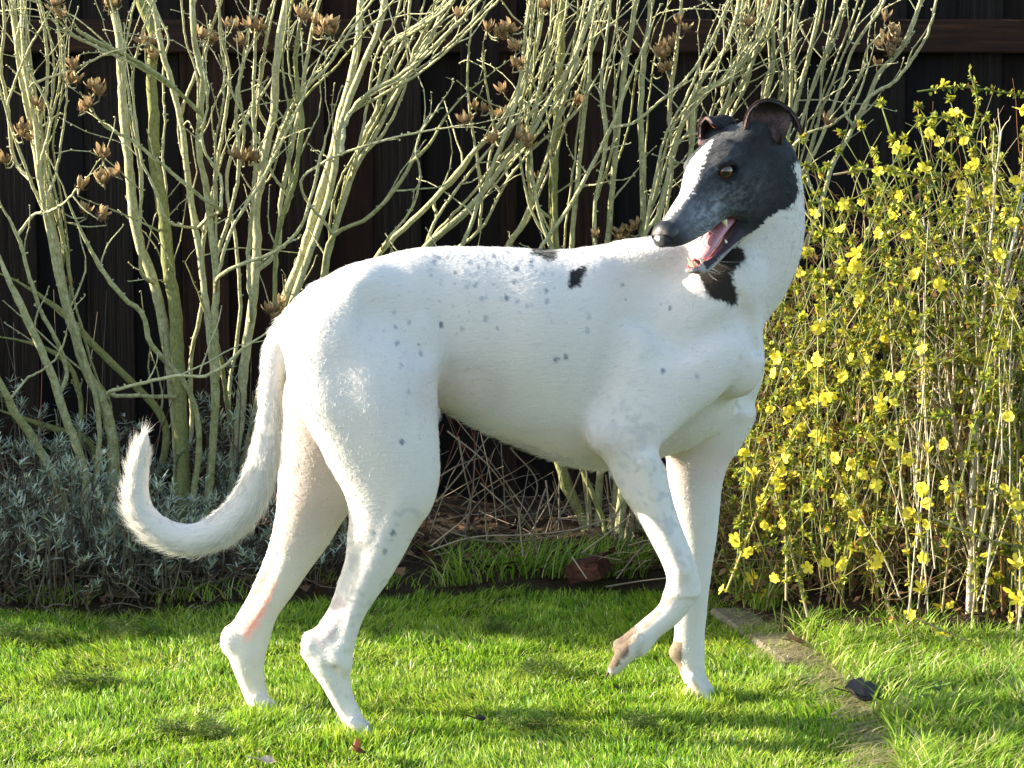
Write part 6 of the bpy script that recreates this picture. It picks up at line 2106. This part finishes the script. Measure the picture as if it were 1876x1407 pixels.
tcn = from_head((0.145, 0, -0.072))
TX, TF = surface_net(tongue_sdf, tcn - 0.075, tcn + 0.075, 0.0014)
m_tongue, nt, b = new_mat("tongue", (0.46, 0.215, 0.25), 0.35, 0.5)
nz = noise_tex(nt, 500, 3)
nt.links.new(ramp(nt, nz.outputs["Fac"], [(0.3, (0.38, 0.17, 0.21)), (0.7, (0.52, 0.27, 0.30))]), b.inputs["Base Color"])
bump(nt, b, nz.outputs["Fac"], 0.3, 0.0006)
b.inputs["Subsurface Weight"].default_value = 0.2
b.inputs["Subsurface Radius"].default_value = (0.006, 0.002, 0.002)
link("tongue", mesh_np("dog_tongue", TX, TF), m_tongue, dog)

# ---- teeth
m_tooth, _, _ = new_mat("tooth", (0.72, 0.62, 0.44), 0.3, 0.5)


def cone(base, tip, r0, name, mat, parent, bend=(0, 0, 0), flat=1.0, n=9, rings=5):
    base = np.asarray(base, float); tip = np.asarray(tip, float)
    ax = tip - base; ax_n = ax / np.linalg.norm(ax)
    s = np.cross(ax_n, [0.3, 0.8, 0.5]); s /= np.linalg.norm(s); t = np.cross(ax_n, s)
    V = []
    for i in range(rings):
        f = i / (rings - 1)
        c = base + ax * f + np.asarray(bend) * 4 * f * (1 - f)
        r = r0 * (1 - f) ** 0.7 + 0.0002
        for k in range(n):
            a_ = 2 * math.pi * k / n
            V.append(c + (s * math.cos(a_) + t * math.sin(a_) * flat) * r)
    F = [(i * n + k, i * n + (k + 1) % n, (i + 1) * n + (k + 1) % n, (i + 1) * n + k) for i in range(rings - 1) for k in range(n)]
    return link(name, mesh_np(name, np.array(V), np.array(F)), mat, parent)


for base, tip, r0 in (((0.199, 0.0105, -0.088), (0.204, 0.0120, -0.0715), 0.0036), ((0.199, -0.0105, -0.088), (0.204, -0.0120, -0.0715), 0.0036),
                      ((0.209, 0.006, -0.084), (0.211, 0.006, -0.0755), 0.0022), ((0.211, 0.002, -0.084), (0.213, 0.002, -0.0750), 0.0022),
                      ((0.211, -0.002, -0.084), (0.213, -0.002, -0.0750), 0.0022), ((0.209, -0.006, -0.084), (0.211, -0.006, -0.0755), 0.0022),
                      ((0.147, 0.0195, -0.086), (0.147, 0.0195, -0.0765), 0.0036), ((0.137, 0.0235, -0.048), (0.138, 0.0240, -0.0615), 0.0048),
                      ((0.147, -0.0195, -0.086), (0.147, -0.0195, -0.0765), 0.0036)):
    cone(from_head(base), from_head(tip), r0, "tooth", m_tooth, dog)

# ---- claws
m_claw, _, _ = new_mat("claw", (0.055, 0.038, 0.028), 0.35, 0.5)
for dy, dx in ((-0.026, -6), (-0.009, 4), (0.010, 3), (0.026, -7)):
    for (x0, y0, x1, y1, Y) in ((686, 1354, 698, 1364, -0.076), (505, 1310, 516, 1321, 0.074), (1303, 1286, 1313, 1299, 0.136), (1125, 1224, 1115, 1243, -0.044)):
        cone(at(x0 + dx, y0, Y + dy), at(x1 + dx, y1, Y + dy), 0.0036, "claw", m_claw, dog, bend=(0.0008, 0, 0.0016))

# ---- whiskers on muzzle and chin
wr = np.random.default_rng(4)
pts = []
for (x, y, z, dx, dy, dz, n_) in ((0.200, 0.021, -0.030, -0.2, 0.8, -0.35, 8), (0.205, -0.021, -0.030, -0.2, -0.8, -0.3, 6), (0.190, 0.010, -0.101, -0.4, 0.2, -0.9, 9)):
    for _ in range(n_):
        b0 = np.array([x, y, z]) + wr.normal(0, 1, 3) * np.array([0.012, 0.002, 0.004])
        d = np.array([dx, dy, dz]) + wr.normal(0, 0.25, 3); d /= np.linalg.norm(d)
        le = wr.uniform(0.014, 0.030)
        cv = np.array([-0.6, 0, -0.2]) * le * 0.5
        pts.append([from_head(b0 + d * le * t + cv * t * t) for t in np.linspace(0, 1, 5)])
hc = bpy.data.hair_curves.new("whiskers")
hc.add_curves([5] * len(pts))
hc.attributes["position"].data.foreach_set("vector", np.array(pts, np.float32).ravel())
ra = hc.attributes.get("radius") or hc.attributes.new("radius", 'FLOAT', 'POINT')
ra.data.foreach_set("value", np.tile(np.array([0.00022, 0.0002, 0.00016, 0.0001, 0.00004], np.float32), len(pts)))
ca = hc.attributes.new("coat", 'FLOAT_COLOR', 'CURVE')
ca.data.foreach_set("color", np.tile(np.array([0.75, 0.74, 0.72, 1], np.float32), len(pts)))
hc.materials.append(m_hair)
link("whiskers", hc, None, dog)
